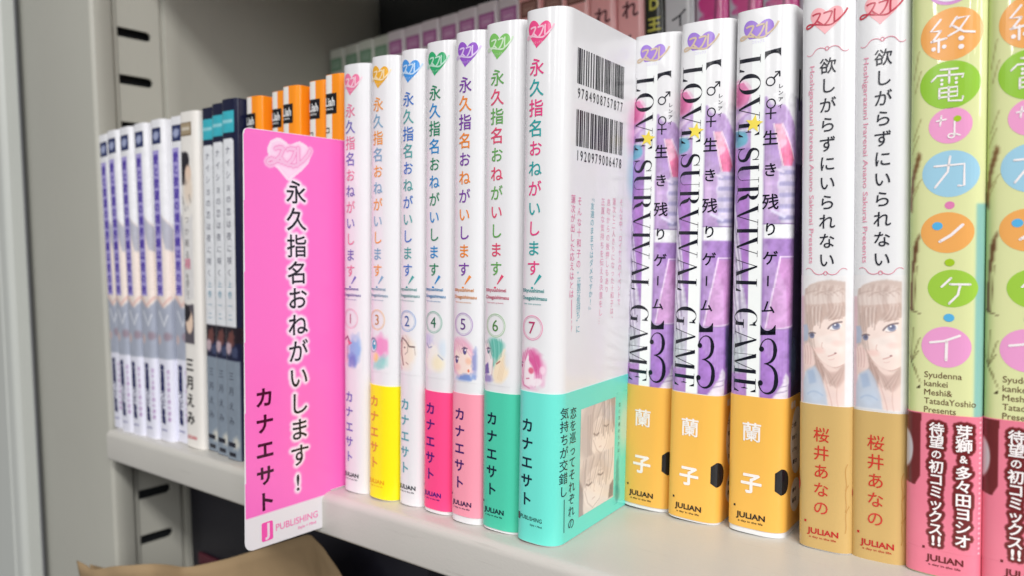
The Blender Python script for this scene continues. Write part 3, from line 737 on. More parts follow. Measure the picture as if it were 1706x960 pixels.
# ---------------------------------------------------------------- the three violet volumes
class Dido:
    """tall roman capitals with heavy stems and hairlines; unit box, x to the right, y up"""
    TH, HN = 0.16, 0.018
    def __init__(self): self.s = Shp()
    def v(self, x, w_=None, a=0, b=1): w_ = w_ or self.TH; self.s.rect(x, x+w_, a, b)
    def serif(self, x0, x1, y): self.s.rect(x0, x1, y-self.HN/2 if y else 0, y+self.HN/2 if y else self.HN)
    def glyph(self, ch):
        s, TH, HN = self.s, self.TH, self.HN
        if ch == 'L': self.v(.1); s.rect(0, .62, 0, HN); s.rect(0, .34, 1-HN, 1); s.poly([(.62, 0), (.64, .26), (.60, .26), (.5, HN), (.4, 0)]); return .66
        if ch == 'E': self.v(.1); s.rect(0, .62, 0, HN); s.rect(0, .6, 1-HN, 1); s.rect(.27, .46, .5-HN/2, .5+HN/2); s.poly([(.62, 0), (.65, .24), (.62, .24), (.5, HN), (.42, 0)]); s.poly([(.6, 1), (.62, .78), (.59, .78), (.48, 1-HN), (.4, 1)]); s.poly([(.46, .36), (.48, .36), (.48, .64), (.46, .64), (.42, .5)]); return .68
        if ch == 'I': self.v(.1); s.rect(0, .37, 0, HN); s.rect(0, .37, 1-HN, 1); return .38
        if ch == 'O' or ch == 'G' or ch == 'C':
            a0, a1 = (0, 360) if ch == 'O' else (48, 330)
            s.ring(.42, .5, .42, .52, lambda a: HN+TH*abs(math.cos(a))**1.6, 44, a0, a1)
            if ch == 'G': self.v(.62, .15, .02, .42); s.rect(.5, .88, .40, .43)
            if ch in 'GC': s.poly([(.66, .92), (.72, .68), (.75, .68), (.76, .98), (.73, .98)])
            return .90
        if ch in 'VA':
            L = [((0.0, 1), (.19, 1), (.50, 0), (.42, 0)), ((.74, 1), (.77, 1), (.47, 0), (.44, 0))]
            if ch == 'A': L = [[(.84-x, 1-y) for x, y in q] for q in L]
            for q in L: s.poly(q)
            if ch == 'V': s.rect(-.08, .3, 1-HN, 1); s.rect(.62, .9, 1-HN, 1)
            else: s.rect(-.02, .22, 0, HN); s.rect(.56, .94, 0, HN); s.rect(.2, .62, .3, .3+HN)
            return .86
        if ch == 'M':
            s.rect(.1, .1+HN, 0, 1); s.poly([(.06, 1), (.24, 1), (.52, .06), (.46, 0)]); s.poly([(.80, 1), (.83, 1), (.51, 0), (.48, 0)]); self.v(.80); s.rect(0, .24, 0, HN); s.rect(.7, 1.07, 0, HN); return 1.1
        if ch == 'U':
            self.v(.08, None, .28, 1); s.rect(0, .34, 1-HN, 1); s.rect(.70, .70+HN, .25, 1); s.rect(.6, .84, 1-HN, 1)
            s.ring(.405, .28, .325, .29, lambda a: HN+TH*max(0, -math.cos(a))**1.2, 24, 180, 360); return .86
        if ch == 'R':
            self.v(.1); s.rect(0, .4, 0, HN); s.rect(0, .4, 1-HN, 1); s.ring(.36, .76, .30, .24, lambda a: HN+TH*max(0, math.cos(a))**1.3, 22, -90, 90); s.stroke(bez((.38, .5), (.62, .5), (.5, .06), (.78, .02), 12), [.06, .09, .13, .16, .17, .17, .16, .14, .11, .08, .05, .03]); return .84
        if ch == 'S':
            s.stroke(np.vstack([bez((.56, .80), (.50, 1.02), (.10, 1.06), (.10, .76), 12), bez((.10, .74), (.10, .50), (.60, .54), (.60, .26), 14), bez((.60, .24), (.58, -.06), (.12, -.05), (.06, .26), 12)]), list(np.interp(np.arange(38), [0, 6, 12, 19, 26, 32, 37], [.03, .04, .12, .20, .12, .04, .03])))
            s.poly([(.56, .70), (.59, .70), (.59, 1), (.56, .96)]); s.poly([(.04, .34), (.07, .34), (.09, 0), (.04, .02)]); return .68
        return .3
def dido_word(shp, word, x0, x1, ztop, zbot):
    """letters turned a quarter clockwise and running down the spine"""
    zs = ztop; G = []
    tot = 0
    for ch in word:
        d = Dido(); a = d.glyph(ch); G.append((d, a)); tot += a+.09
    k = (ztop-zbot)/tot
    for d, a in G:
        V = np.vstack(d.s.V)
        shp.add(np.stack([x0+V[:, 1]*(x1-x0), zs-V[:, 0]*k], 1), d.s.F); zs -= (a+.09)*k

def violet_book():
    T = 0.0195
    p = Prof(T, 0.128, 0.0042, 0.0056, 0.0030, 0.0050, 0.0011)
    r = book_root('comic_book', 0, 0, 0, 0)
    band = jmat('amber_band', (240, 184, 84), 0.3)
    bd = body(r, p, 0.182, WHITE, (1.4, 48.4, band))
    c = Canvas(-3, 40, 48.0, 172, 0.4, (232, 232, 234), 31)
    V1, V2, V3 = (186, 152, 206), (164, 122, 194), (206, 142, 204)
    # left strip
    c.poly([(-3, 158), (1, 158), (5.5, 154), (6.3, 150), (6.3, 48), (-3, 48)], V1, 1, 1)
    c.poly([(2.4, 141), (6.3, 141), (6.3, 147), (4, 146)], (215, 200, 232), .8, 1)
    c.ell(1.2, 154.0, 5.0, 4.6, (233, 130, 180), 1, .3, -20); c.ell(0.2, 153.5, 3.6, 3.2, (205, 80, 140), .8, .5, -20); c.line([(-2, 157.6), (3.5, 158.2), (6.6, 154), (5.0, 149.6)], .5, (250, 225, 240), .9)
    c.poly([(-3, 146), (5, 148.6), (5, 147.4), (-3, 142)], (232, 205, 235), .9, 1)
    c.ell(1.6, 138.6, 3.8, 3.0, (98, 172, 196), 1, .25, 0, .2); c.ell(0.4, 139.4, 1.6, 1.6, (60, 125, 160), .8, .5); c.line([(-2, 141.6), (5.6, 141.6)], .5, (225, 240, 245), .9)
    c.poly([(-3, 135), (6.3, 135.6), (6.3, 48), (-3, 48)], V2, 1, 1)
    c.poly([(-3, 128), (-1, 128), (4.4, 88), (6.3, 78), (6.3, 48), (-3, 48)], (205, 196, 218), 1, 1)
    for k in range(10):
        z = 110-6*k
        c.line([(-2+0.3*k, z+14), (1.4+.35*(k % 4), z), (3.8+.3*(k % 3), z-16)], .5, (130, 112, 150) if k % 2 else (246, 242, 250), .8, .5)
    c.poly([(1.5, 125), (5.4, 125), (5.8, 96), (4.2, 96)], (170, 108, 196), .8, 1)
    c.ell(2.6, 64, 3.2, 6, (190, 215, 200), .5, .9); c.poly([(-3, 56), (6.3, 57), (6.3, 48), (-3, 48)], (176, 120, 200), .9, 2)
    # white strip
    c.poly([(6.3, 172), (10.8, 172), (10.8, 48), (6.3, 48)], (243, 246, 245), 1, 0)
    # right field
    c.poly([(11.0, 153), (13.2, 149), (17.5, 149), (22, 142), (24, 134), (24, 109), (11.0, 109)], V1, 1, 1)
    c.ell(13.8, 140, 2.4, 9, (150, 105, 195), .5, .9, 10, .3)
    c.poly([(14.2, 142.5), (16.6, 142.5), (21.8, 131), (20.5, 128.6), (17.2, 128.6)], (238, 95, 140), 1, 1); c.poly([(14.2, 142.5), (17, 142.5), (18.4, 136), (16, 134)], (246, 190, 205), .8, 1); c.line([(14.0, 142.8), (17.2, 128.8)], .5, (252, 232, 240), .9); c.line([(16.8, 142.6), (21.9, 131)], .5, (250, 225, 236), .9)
    c.poly([(16.2, 128.6), (24, 128.6), (24, 109.6), (16.8, 109.6), (15.6, 122)], (214, 205, 228), 1, 1)
    for k in range(5): c.line([(16.8, 126.4-3.8*k), (24, 126.6-3.8*k)], 1.5, (150, 146, 192), .9, .6)
    c.line([(11.8, 127), (12.6, 121), (13.6, 115)], 2.4, (214, 180, 226), .9, .8); c.line([(14.2, 128), (17.4, 126.6)], .8, (236, 225, 244), .9, .5); c.line([(14.0, 113.6), (18.0, 111.6)], 1.0, (225, 222, 244), .9, .5)
    c.poly([(11, 109), (24, 109), (24, 104.4), (11, 104.4)], (243, 246, 245), 1, 0)
    c.poly([(11, 104.2), (24, 104.2), (24, 48), (11, 48)], V2, 1, 1)
    c.poly([(17.0, 97.6), (24, 97.6), (24, 73.5), (12.6, 72.5)], V3, 1, 1); c.line([(24, 98), (17.0, 98), (12.4, 72.4), (24, 74)], .55, (246, 225, 246), .9)
    c.poly([(11, 72), (24, 73), (24, 48), (11, 48)], (160, 108, 196), 1, 1); c.poly([(14.6, 48), (21, 48), (21.4, 56), (19.6, 58), (18.4, 54)], (238, 232, 240), .95, 1); c.line([(15.2, 50.6), (20.4, 51.6)], .4, (150, 130, 170), .8); c.line([(15.0, 52.4), (20.4, 53.4)], .4, (150, 130, 170), .8)
    c.poly([(20.5, 73), (24, 73), (24, 58), (21.6, 58)], (70, 66, 110), .8, 2)
    # photograph dark cover on the right
    c.poly([(23.6, 130), (40, 130), (40, 48), (23.6, 48)], (48, 36, 66), 1, 2); c.poly([(23.6, 152), (40, 152), (40, 130), (23.6, 130)], (120, 110, 150), .8, 3)
    c.poly([(25.5, 162), (27.5, 162), (27.5, 148), (25.5, 148)], (38, 44, 52), 1, 0); c.ell(27, 120, 3, 12, (110, 70, 140), .6, 1, 0, .6); c.ell(26, 62, 3, 8, (60, 105, 120), .5, .9)
    for k in range(9):
        c.line([(11.5+.9*k, 104-2*k), (12.5+.9*k, 86-2*k), (11.8+1.0*k, 66-1.5*k)], .5, (226, 208, 236), .35, .9); c.line([(12+1.1*k, 150-1.5*k), (13+1.0*k, 136-2*k), (12.4+1.1*k, 112)], .5, (230, 216, 238), .3, .9)  # pale streaks paint a glassy sheen over the violet art
    for x_ in (11.2, 22.5): c.line([(x_, 152), (x_, 48)], .35, (96, 70, 130), .5, .4)
    c.line([(11.2, 72.6), (24, 73.2)], .35, (96, 70, 130), .6, .4); c.line([(11.2, 109.2), (24, 109.2)], .35, (96, 70, 130), .6, .4)
    c.mix(np.where((c.X < 6.3) & (c.Z < 157) | (c.X > 11) & (c.Z < 150), .16, 0.0), (206, 200, 214))
    c.C = np.where(((c.Z > 48) & (c.X < 6.3) & (c.Z < 158))[..., None] | ((c.X > 11) & (c.Z < 153))[..., None], c.C*(1+(c.vnoise(2.2)*.6+c.vnoise(.9)*.4-.5)[..., None]*.22), c.C)
    c.put('cover_art', p, r)
    s = Shp(); dido_word(s, 'LOVE', 1.7, 9.3, 166.6, 138.2); dido_word(s, 'SURVIVAL', 1.7, 9.4, 135.6, 84.6); dido_word(s, 'GAME', 1.6, 9.6, 79.6, 49.2)
    # brackets
    s.poly([(10.7, 166.0), (15.9, 166.8), (15.9, 167.9), (10.7, 167.1)]); s.poly([(10.7, 166.3), (10.7, 164.4)]+[tuple(v) for v in bez((10.9, 164.9), (12, 166.5), (14.6, 166.9), (15.7, 165.5), 8)]+[(15.9, 165.0), (15.9, 167)])
    s.poly([(10.9, 70.6), (15.9, 71.0), (15.9, 72.2), (10.9, 71.8)]); s.poly([(10.9, 71.0), (10.9, 74.2)]+[tuple(v) for v in bez((11.2, 73.6), (12.2, 71.6), (14.6, 71.9), (15.6, 74.2), 8)]+[(15.9, 74.4), (15.9, 71.4)])
    # digit 3
    s.stroke(np.vstack([bez((10.9, 66.0), (11.6, 70.6), (16.0, 70.8), (15.9, 65.6), 14), bez((15.9, 65.2), (15.8, 61.6), (13.6, 60.8), (12.4, 60.8), 8)]), list(np.interp(np.arange(22), [0, 4, 8, 13, 17, 21], [.5, .3, .5, 1.3, .9, .25])))
    s.stroke(np.vstack([bez((12.4, 60.8), (14.4, 60.8), (16.6, 59.4), (16.4, 55.4), 8), bez((16.4, 55.0), (16.2, 49.0), (10.9, 49.4), (10.6, 54.0), 14)]), list(np.interp(np.arange(22), [0, 4, 8, 12, 17, 21], [.25, .9, 1.4, 1.0, .3, .5])))
    s.disc(11.4, 65.8, .85, .95, 16).disc(11.2, 54.0, .85, .95, 16)
    dk = ink((20, 22, 36))
    put('title_lettering', s, p, dk, r, 0.00016)
    s = Shp(); s.char('生', 13.0, 138.2, 5.3, .014).char('き', 13.2, 127.5, 5.0, .014).char('残', 13.4, 116.7, 5.6, .014).char('り', 13.6, 107.4, 4.9, .014).char('ゲ', 13.7, 97.6, 5.2, .014).char('ー', 13.1, 89.7, 4.3, .014, 1, -90).char('ム', 13.3, 80.5, 4.8, .014)
    s.ring(12.7, 157.0, 1.6, 1.6, .42).stroke([(13.8, 158.1), (15.6, 160.0)], .5).stroke([(14.1, 160.0), (15.7, 160.1)], .45).stroke([(15.6, 160.2), (15.6, 158.4)], .45)
    s.ring(13.0, 149.6, 1.6, 1.7, .42).stroke([(13.0, 148.0), (13.0, 144.4)], .5).stroke([(11.2, 146.4), (14.8, 146.4)], .45)
    s.vert('レンアイ', 16.0, 155.2, 148.6, 1.7, .01)
    put('subtitle_lettering', s, p, dk, r, 0.00016)
    st = []
    for k in range(10):
        a = rad(80+36*k); q = 3.2 if k % 2 == 0 else 1.35; st.append((7.4+q*math.cos(a), 143.4+q*math.sin(a)))
    put('star_mark', Shp().poly(st), p, ink((244, 222, 90)), r, 0.00022)
    put('heart_logo', Shp().heart(8.2, 174.0, 10.8, 9.6, -4), p, ink((160, 125, 215)), r, 0.00007)
    put('logo_script', souffle(Shp(), 8.6, 174.4, .74, .95), p, ink((212, 190, 165)), r, 0.00014)
    put('logo_script', Shp().hor('コミックス', 8.4, 170.9, 4.2, 1.2, .01), p, ink((225, 215, 245)), r, 0.00012)
    t = Shp().char('蘭', 8.6, 35.9, 7.2, .012).char('子', 8.7, 17.8, 7.6, .03)
    put('author_lettering', t, p, ink((246, 240, 236)), bd, 0.00044)
    publisher(bd, p, 8.6, 5.9, 10.2, ink((30, 24, 24)), 0.00042)
    a = np.linspace(-math.pi/2, math.pi/2, 20)
    put('band_mark', Shp().poly([(16.6, 22.4)]+[(18.6+3.4*math.cos(t), 19.3+4.6*math.sin(t)) for t in a][::-1]+[(16.6, 16.2)]), p, ink((24, 24, 28)), bd, 0.00042)
    cf = 22.6
    put('band_balloon', Shp().disc(cf+8.2, 32.0, 7.0, 12.0, 40), p, ink((240, 238, 236)), bd, 0.00036)
    put('band_balloon', Shp().disc(cf+7.8, 12.4, 5.6, 6.0, 40), p, ink((240, 238, 236)), bd, 0.00036)
    s = Shp(); s.hor('絶賛', cf+3.2, 45.4, 5, 2.8, .02)
    put('band_lettering', s, p, ink((250, 246, 240)), bd, 0.00042)
    s = Shp()
    for k, t in enumerate(['この恋', '初めて', 'いつも', '夏の']): s.hor(t, cf+4.6+.5*k, 38-4.4*k, 5.2, 1.8, .01)
    for k, t in enumerate(['夢中', '最高']): s.hor(t, cf+6.2, 14.4-3.6*k, 4.4, 1.8, .01)
    put('band_lettering', s, p, dk, bd, 0.00042)
    return r, T
G3 = 'violet third volumes with amber bands'
vb, TV = violet_book()
def vary(root, k):
    for ch in root.children:
        if ch.name.startswith('paper_band'): ch.location.z += (0.0, -0.0007, 0.0005)[k % 3]
vpos = [(0.0102, 0.0598, 3.4, .050, 'violet comic book with amber band touching the back cover of volume 7'), (0.0310, 0.0580, 3.2, .047, 'violet comic book with amber band, in the middle of the three'), (0.0545, 0.0590, 2.2, .031, 'violet comic book with amber band beside the white and tan volumes')]
for k, (x, y, yw, ln, lab) in enumerate(vpos):
    o = vb if k == 0 else copy_tree(vb)
    place(o, x, y, yw, ln, 0, TV); vary(o, k); tag(o, lab, 'book', G3)

# ---------------------------------------------------------------- two white volumes with tan bands
def tan_book():
    T = 0.0166
    p = Prof(T, 0.128, 0.0038, 0.0044, 0.0032, 0.0042, 0.0010)
    r = book_root('comic_book', 0, 0, 0, 0)
    bd = body(r, p, 0.182, WHITE, (0.3, 48.6, jmat('tan_band', (206, 172, 108), 0.33)))
    c = Canvas(-2.5, 16.6, 48.3, 91.5, 0.2, (232, 232, 234), 41)
    def q(X, Y): return ((X-40)/20.8+.2, 48.7+(860-Y)/19.0)
    def P(pts, col, al=1.0, bl=2): c.poly([q(*a) for a in pts], col, al, bl)
    def L(pts, w_, col, al=.8, so=.35):
        t = [np.array(q(*a)) for a in pts]
        if len(t) == 3: t = [(1-u)**2*t[0]+2*u*(1-u)*t[1]+u*u*t[2] for u in np.linspace(0, 1, 8)]
        c.line([tuple(a) for a in t], w_, col, al, so)
    hair, hl, hd, skin = (200, 178, 168), (226, 210, 202), (168, 138, 128), (247, 224, 214)
    P([(40, 180), (76, 180), (80, 860), (40, 860)], (220, 178, 188), .9, 4)
    P([(74, 140), (110, 105), (170, 84), (250, 72), (340, 84), (340, 640), (74, 640)], hair, 1, 4)
    P([(74, 175), (180, 175), (330, 150), (340, 215), (200, 240), (80, 235)], hl, .8, 8)
    P([(110, 400), (180, 330), (340, 300), (340, 600), (290, 626), (225, 612), (165, 572), (130, 500)], skin, 1, 3)
    P([(150, 440), (300, 400), (330, 520), (240, 560)], (251, 236, 228), .8, 9)
    P([(84, 240), (340, 215), (340, 300), (300, 312), (262, 330), (215, 300), (190, 352), (150, 320), (128, 398), (100, 400)], (196, 168, 156), .95, 3)
    rg = random.Random(5)
    for k in range(26):
        x0 = 78+10*k; t = rg.random()
        L([(x0+rg.random()*14, 122-26*math.sin(k/25*3.0)+rg.random()*24), (x0-44+rg.random()*70, 190), (74+9.9*k+rg.random()*46, 240+80*t)], .25+.3*t, [hd, hl, (186, 160, 150), (234, 220, 212)][rg.randrange(4)], .4, .6)
    for k in range(8): L([(86+30*k, 150+rg.random()*30), (160+24*k, 128), (230+16*k, 160+rg.random()*20)], .3, [hd, hl][k % 2], .5, .5)
    for k in range(7): L([(120+12*k, 250), (112+13*k, 310), (112+11*k+rg.random()*14, 350+rg.random()*30)], .35, [hd, hl][k % 2], .65, .4)
    for k in range(6): L([(320-9*k, 240), (326-12*k, 285), (300-16*k, 322)], .3, [hd, (214, 192, 182)][k % 2], .6, .4)
    for k in range(5): L([(92+7*k, 300), (96+8*k, 400), (112+9*k, 470+10*k)], .3, [hd, hair][k % 2], .6, .4)
    # right eye
    P([(238, 378), (262, 352), (312, 346), (318, 362), (292, 384), (256, 388)], (252, 248, 248), 1, 1)
    c.ell(*q(284, 363), 1.2, 1.15, (124, 134, 166), 1, .3); c.ell(*q(284, 358), .8, .7, (70, 80, 120), .8, .5); c.ell(*q(277, 355), .3, .35, (245, 248, 255), .95, .4)
    L([(234, 380), (256, 342), (318, 336)], .5, (86, 68, 72)); L([(250, 388), (275, 396), (306, 378)], .22, (170, 140, 136), .7); L([(240, 330), (280, 312), (322, 312)], .3, (170, 138, 126), .6)
    # left eye
    c.ell(*q(126, 428), .85, 1.0, (104, 112, 146), 1, .35); c.ell(*q(127, 425), .5, .6, (60, 62, 88), .9, .4); L([(104, 420), (124, 404), (148, 414)], .45, (86, 68, 72))
    c.ell(*q(172, 520), 1.8, 1.0, (240, 188, 178), .5, .9); c.ell(*q(296, 470), 1.8, 1.0, (244, 198, 188), .45, .9)
    L([(196, 470), (186, 500), (200, 506)], .22, (214, 168, 156), .8); L([(236, 552), (262, 546), (286, 530)], .3, (196, 128, 122), .8); c.ell(*q(280, 530), .35, .22, (120, 70, 72), .8, .6); L([(240, 572), (256, 576), (272, 566)], .2, (224, 176, 166), .7)
    L([(128, 498), (160, 580), (232, 612)], .25, (184, 138, 128), .8); L([(232, 612), (280, 634), (328, 600)], .25, (184, 138, 128), .8)
    # neck and hair below the jaw
    P([(150, 560), (232, 606), (290, 630), (340, 604), (340, 790), (200, 790), (150, 640)], (240, 212, 202), 1, 3)
    P([(140, 520), (168, 572), (200, 606), (214, 650), (206, 740), (176, 690), (146, 640)], (172, 140, 130), .95, 4)
    P([(214, 640), (262, 650), (300, 640), (322, 618), (340, 600), (340, 690), (300, 742), (250, 730)], (186, 152, 142), .7, 10)
    for k in range(9): L([(150+7*k, 560+8*k), (172+9*k, 640), (196+11*k, 716+rg.random()*30)], .3, [(146, 114, 104), (206, 178, 168), (168, 134, 124)][k % 3], .5, .5)
    for k in range(5): L([(336-5*k, 596+6*k), (326-9*k, 660), (296-12*k, 716)], .3, [(156, 122, 112), (210, 184, 174)][k % 2], .45, .6)
    P([(205, 700), (250, 750), (300, 785), (340, 765), (340, 860), (232, 860)], (240, 212, 204), 1, 4)
    L([(212, 700), (250, 790), (262, 860)], .3, (206, 160, 150), .6); L([(300, 700), (280, 790), (300, 860)], .3, (206, 160, 150), .5)
    # hand and blue sleeve
    P([(62, 500), (100, 470), (132, 520), (150, 600), (120, 660), (70, 660)], (236, 204, 196), 1, 3)
    for k in range(3): L([(72+20*k, 496), (86+20*k, 550), (80+18*k, 610)], .25, (200, 152, 146), .7)
    P([(62, 366), (92, 360), (104, 400), (98, 462), (66, 470)], (150, 172, 206), .8, 3)
    P([(88, 650), (150, 616), (190, 680), (222, 780), (234, 860), (62, 860), (66, 720)], (178, 194, 216), .9, 5)
    P([(96, 660), (140, 640), (160, 720), (110, 740)], (142, 168, 204), .8, 7); c.ell(*q(150, 790), 2.4, 2.4, (186, 206, 230), .7, .9); L([(100, 800), (140, 760), (200, 800)], .4, (136, 166, 206), .6, .6)
    g = np.clip((c.X-14.4)/.5, 0, 1); c.mix(g, (232, 232, 234)); c.mix(np.full(c.X.shape, .22), (246, 234, 230))
    c.C = c.C*(1+(c.vnoise(2)-.5)[..., None]*.04)
    c.put('cover_art', p, r)
    put('heart_logo', Shp().heart(8.2, 173.4, 10.4, 9.2, -4), p, ink((246, 178, 184)), r, 0.00007)
    put('logo_script', souffle(Shp(), 8.4, 173.8, .72, .8), p, ink((196, 66, 84)), r, 0.00014)
    s = Shp().vert('欲しがらずにいられない', 8.9, 158.8, 96.6, 5.3, .006)
    put('title_lettering', s, p, ink((40, 42, 52)), r, 0.00014)
    put('subtitle_lettering', Shp().hor('Hoshigarazuni Irarenai Anano Sakurai Presents', 4.0, 127.4, 64, 2.1, .004, rot=-90), p, ink((232, 160, 182)), r, 0.00014)
    s = Shp()
    for z, d in ((164.0, 1), (92.6, -1)):
        for q in (-1, 1):
            s.stroke(np.array([(8.6+q*a, z+d*b) for a, b in bez((0.2, 0), (1.6, 1.2), (3.4, 1.0), (4.2, -.6), 10)]), .22)
            s.stroke(np.array([(8.6+q*a, z+d*b) for a, b in bez((4.2, -.6), (5, -1.6), (6, -1.4), (6.4, -.8), 8)]), .18)
        s.ring(8.6, z+.3*d, .7, .7, .2, 16)
    put('flourish_ornament', s, p, ink((226, 140, 160)), r, 0.00014)
    put('author_lettering', Shp().vert('桜井あなの', 7.7, 38.8, 14.4, 5.2, .006), p, ink((206, 62, 48)), bd, 0.00042)
    publisher(bd, p, 8.2, 6.2, 9.8, ink((196, 40, 40)), 0.00042)
    s = Shp()
    for k in range(3): s.stroke(np.array(bez((15.6+.3*k, 30-7*k), (14.0, 27-7*k), (16, 24-7*k), (15.0, 21-7*k), 8)), .25)
    put('flourish_ornament', s, p, ink((196, 150, 84)), bd, 0.00042)
    put('band_mark', Shp().disc(-1.4, 21, 2.0, 2.8, 24), p, ink((205, 52, 48)), bd, 0.00042)
    return r, T
tb, TT = tan_book()
for k, (x, y, yw, ln, lab) in enumerate([(0.0796, 0.0590, 0.0, .015, 'white comic book with tan band beside the violet volumes'), (0.0959, 0.0604, 0.3, .013, 'white comic book with tan band beside the lime green volume')]):
    o = tb if k == 0 else copy_tree(tb)
    place(o, x, y, yw, ln, 0, TT); vary(o, k); tag(o, lab, 'book', 'white volumes with tan bands')

# ---------------------------------------------------------------- lime volumes with rose bands
def lime_book():
    T = 0.0196
    p = Prof(T, 0.128, 0.0040, 0.0044, 0.0034, 0.0042, 0.0011)
    r = book_root('comic_book', 0, 0, 0, 0)
    bd = body(r, p, 0.182, jmat('lime_jacket', (222, 226, 168), 0.05), (0.3, 49.6, jmat('rose_band', (234, 128, 150), 0.28)))
    c = Canvas(-4, 26, 49.0, 181.9, 0.5, (222, 226, 168), 51)
    c.mix(np.clip((3.2-c.X)/4, 0, 1)*.55, (170, 205, 110))
    c.poly([(17.8, 112), (26, 112), (26, 49), (17.8, 49)], (140, 190, 180), 1, 1)
    for (x0, z0, x1, z1) in [(1, 132, 3.2, 138), (.5, 128, 2.6, 133), (.8, 116, 3.4, 120), (.3, 113, 2.6, 118), (.9, 150, 2.4, 158), (1.4, 146, 3.0, 152)]: c.line([(x0, z0), (x1, z1)], .3, (150, 140, 90), .7, .4)
    c.poly([(-1, 112), (.6, 122), (2.8, 129), (3.2, 126.5), (1.2, 119), (.6, 110)], (120, 84, 52), .95, 1)
    c.poly([(.2, 80), (.6, 92), (1.6, 101), (3.2, 104), (2.6, 99), (1.5, 92), (1.2, 80)], (104, 66, 42), .95, 1); c.line([(2.4, 94), (1.6, 80)], .25, (110, 90, 60), .8); c.line([(0, 81), (3.4, 79.4)], .3, (80, 60, 40), .8)
    for (x1, z1) in [(3.0, 68), (3.4, 72), (2.6, 62), (-1, 70), (3.8, 58.6), (1.4, 75)]: c.line([(1.0, 64.6), (x1, z1)], .28, (110, 100, 60), .8, .35)
    c.poly([(2.4, 56.6), (3.9, 56.6), (3.4, 58)], (60, 40, 20), 1, 0)
    c.put('cover_art', p, r, m=mat('glossy_print', attr=True, rough=0.05, bump=.2, bscale=30))
    cx = 11.0
    dots = [((240, 170, 92), 161.5, 8.0, 7.5, 10.9, 12), ((150, 200, 62), 147.0, 7.8, 6.9, 10.6, -4), ((238, 160, 205), 135.2, 5.6, 5.2, 10.9, 8), ((160, 206, 228), 121.2, 7.4, 6.8, 11.1, 0), ((240, 172, 94), 104.0, 6.9, 6.0, 10.4, 0), ((160, 204, 70), 87.4, 6.5, 5.7, 12.0, 0), ((236, 160, 208), 69.8, 6.5, 6.1, 10.5, 0)]
    for k, (col, z, rx, rz, x, rot) in enumerate(dots):
        put('colour_disc', Shp().disc(x, z, rx, rz, 48, rot, .03), p, ink(col), r, 0.00013)
    put('colour_disc', Shp().disc(10.6, 175.6, 6.2, 5.6, 48), p, ink((215, 150, 210)), r, 0.00013)
    put('colour_disc', Shp().disc(10.6, 175.6, 5.2, 4.7, 48), p, ink((236, 232, 240)), r, 0.00017)
    put('colour_dot', Shp().disc(11.0, 112.0, 1.3, 1.15, 20), p, ink((226, 130, 180)), r, 0.00013)
    put('colour_dot', Shp().disc(11.2, 95.2, 1.3, 1.1, 20), p, ink((165, 200, 40)), r, 0.0002); put('colour_dot', Shp().disc(12.7, 137.0, 1.0, .9, 18), p, ink((165, 200, 40)), r, 0.0002)
    put('colour_dot', Shp().disc(11.2, 78.6, 1.4, 1.2, 20), p, ink((90, 180, 228)), r, 0.0002); put('colour_dot', Shp().disc(7.9, 106.0, 1.4, 1.2, 20), p, ink((90, 180, 228)), r, 0.0002)
    s = Shp()
    W_ = .62
    # the seven big characters in round strokes
    def st(*pts, w_=W_): s.stroke(np.array(pts, float), w_); s.disc(pts[0][0], pts[0][1], w_/2, w_/2, 10); s.disc(pts[-1][0], pts[-1][1], w_/2, w_/2, 10)
    z = 161.5
    st((8.1, z+4.6), (5.6, z+1.6), (8.2, z+1.4)); st((8.2, z+1.4), (6.2, z-1.2)); st((5.8, z-1.4), (9.6, z-1.0)); st((7.7, z-.9), (7.7, z-4.6)); s.disc(6.4, z-3.6, .6, .6, 12); s.disc(9.1, z-3.3, .6, .6, 12)
    st((12.2, z+4.6), (10.6, z+2.2)); st((12.2, z+4.2), (15.2, z+4.4), (12.8, z+.8), (10.2, z-.4)); st((11.4, z+2.2), (14.0, z+.2), (16.6, z-.3)); s.disc(13.4, z-1.6, .75, .7, 12); s.disc(13.4, z-4.0, .75, .7, 12)
    z = 147.0
    st((8.3, z+4.6), (12.6, z+4.4), w_=.55); st((6.0, z+1.6), (7.4, z+3.0), (14.2, z+2.6), (13.8, z+1.8), w_=.55); st((10.5, z+4.4), (10.5, z+.6), w_=.55)
    for q in ((8.6, z+1.6), (12.3, z+1.6), (8.6, z+.4), (12.3, z+.4)): s.disc(q[0], q[1], .42, .42, 10)
    st((8.0, z-.8), (8.0, z-3.6), w_=.55); st((8.0, z-.8), (12.6, z-.8), (12.6, z-3.4), (8.0, z-3.4), w_=.5); st((8.2, z-2.1), (12.6, z-2.1), w_=.5); st((10.4, z-.6), (10.4, z-4.6), (13.8, z-4.9), (14.0, z-3.8), w_=.55)
    z = 135.2
    st((7.4, z+1.6), (9.8, z+1.9), w_=.5); st((8.6, z+3.0), (8.3, z+.2), w_=.5); st((12.0, z+1.0), (12.0, z-3.0), w_=.5); s.ring(11.2, z-3.0, 1.0, .8, .42, 20); st((12.0, z-2.4), (13.4, z-3.0), w_=.45)
    z = 121.2
    st((7.0, z+2.4), (14.6, z+2.6), (14.6, z-3.6), (13.2, z-3.6)); st((11.0, z+5.0), (10.4, z+.6), (7.2, z-3.8))
    z = 104.0
    st((8.6, z-2.6), (11.4, z-.8), (14.4, z+2.2), w_=.8)
    z = 87.4
    st((11.6, z+3.2), (9.2, z+.6)); st((11.4, z+1.4), (16.4, z+1.4)); st((14.0, z+1.2), (13.4, z-2.0), (11.2, z-4.6))
    z = 69.8
    st((6.4, z+1.2), (10, z+1.8), (14.0, z+3.6), w_=.7); st((10.7, z+1.6), (10.6, z-3.8), w_=.8)
    put('title_lettering', s, p, ink((248, 240, 240)), r, 0.00024)
    s = Shp()
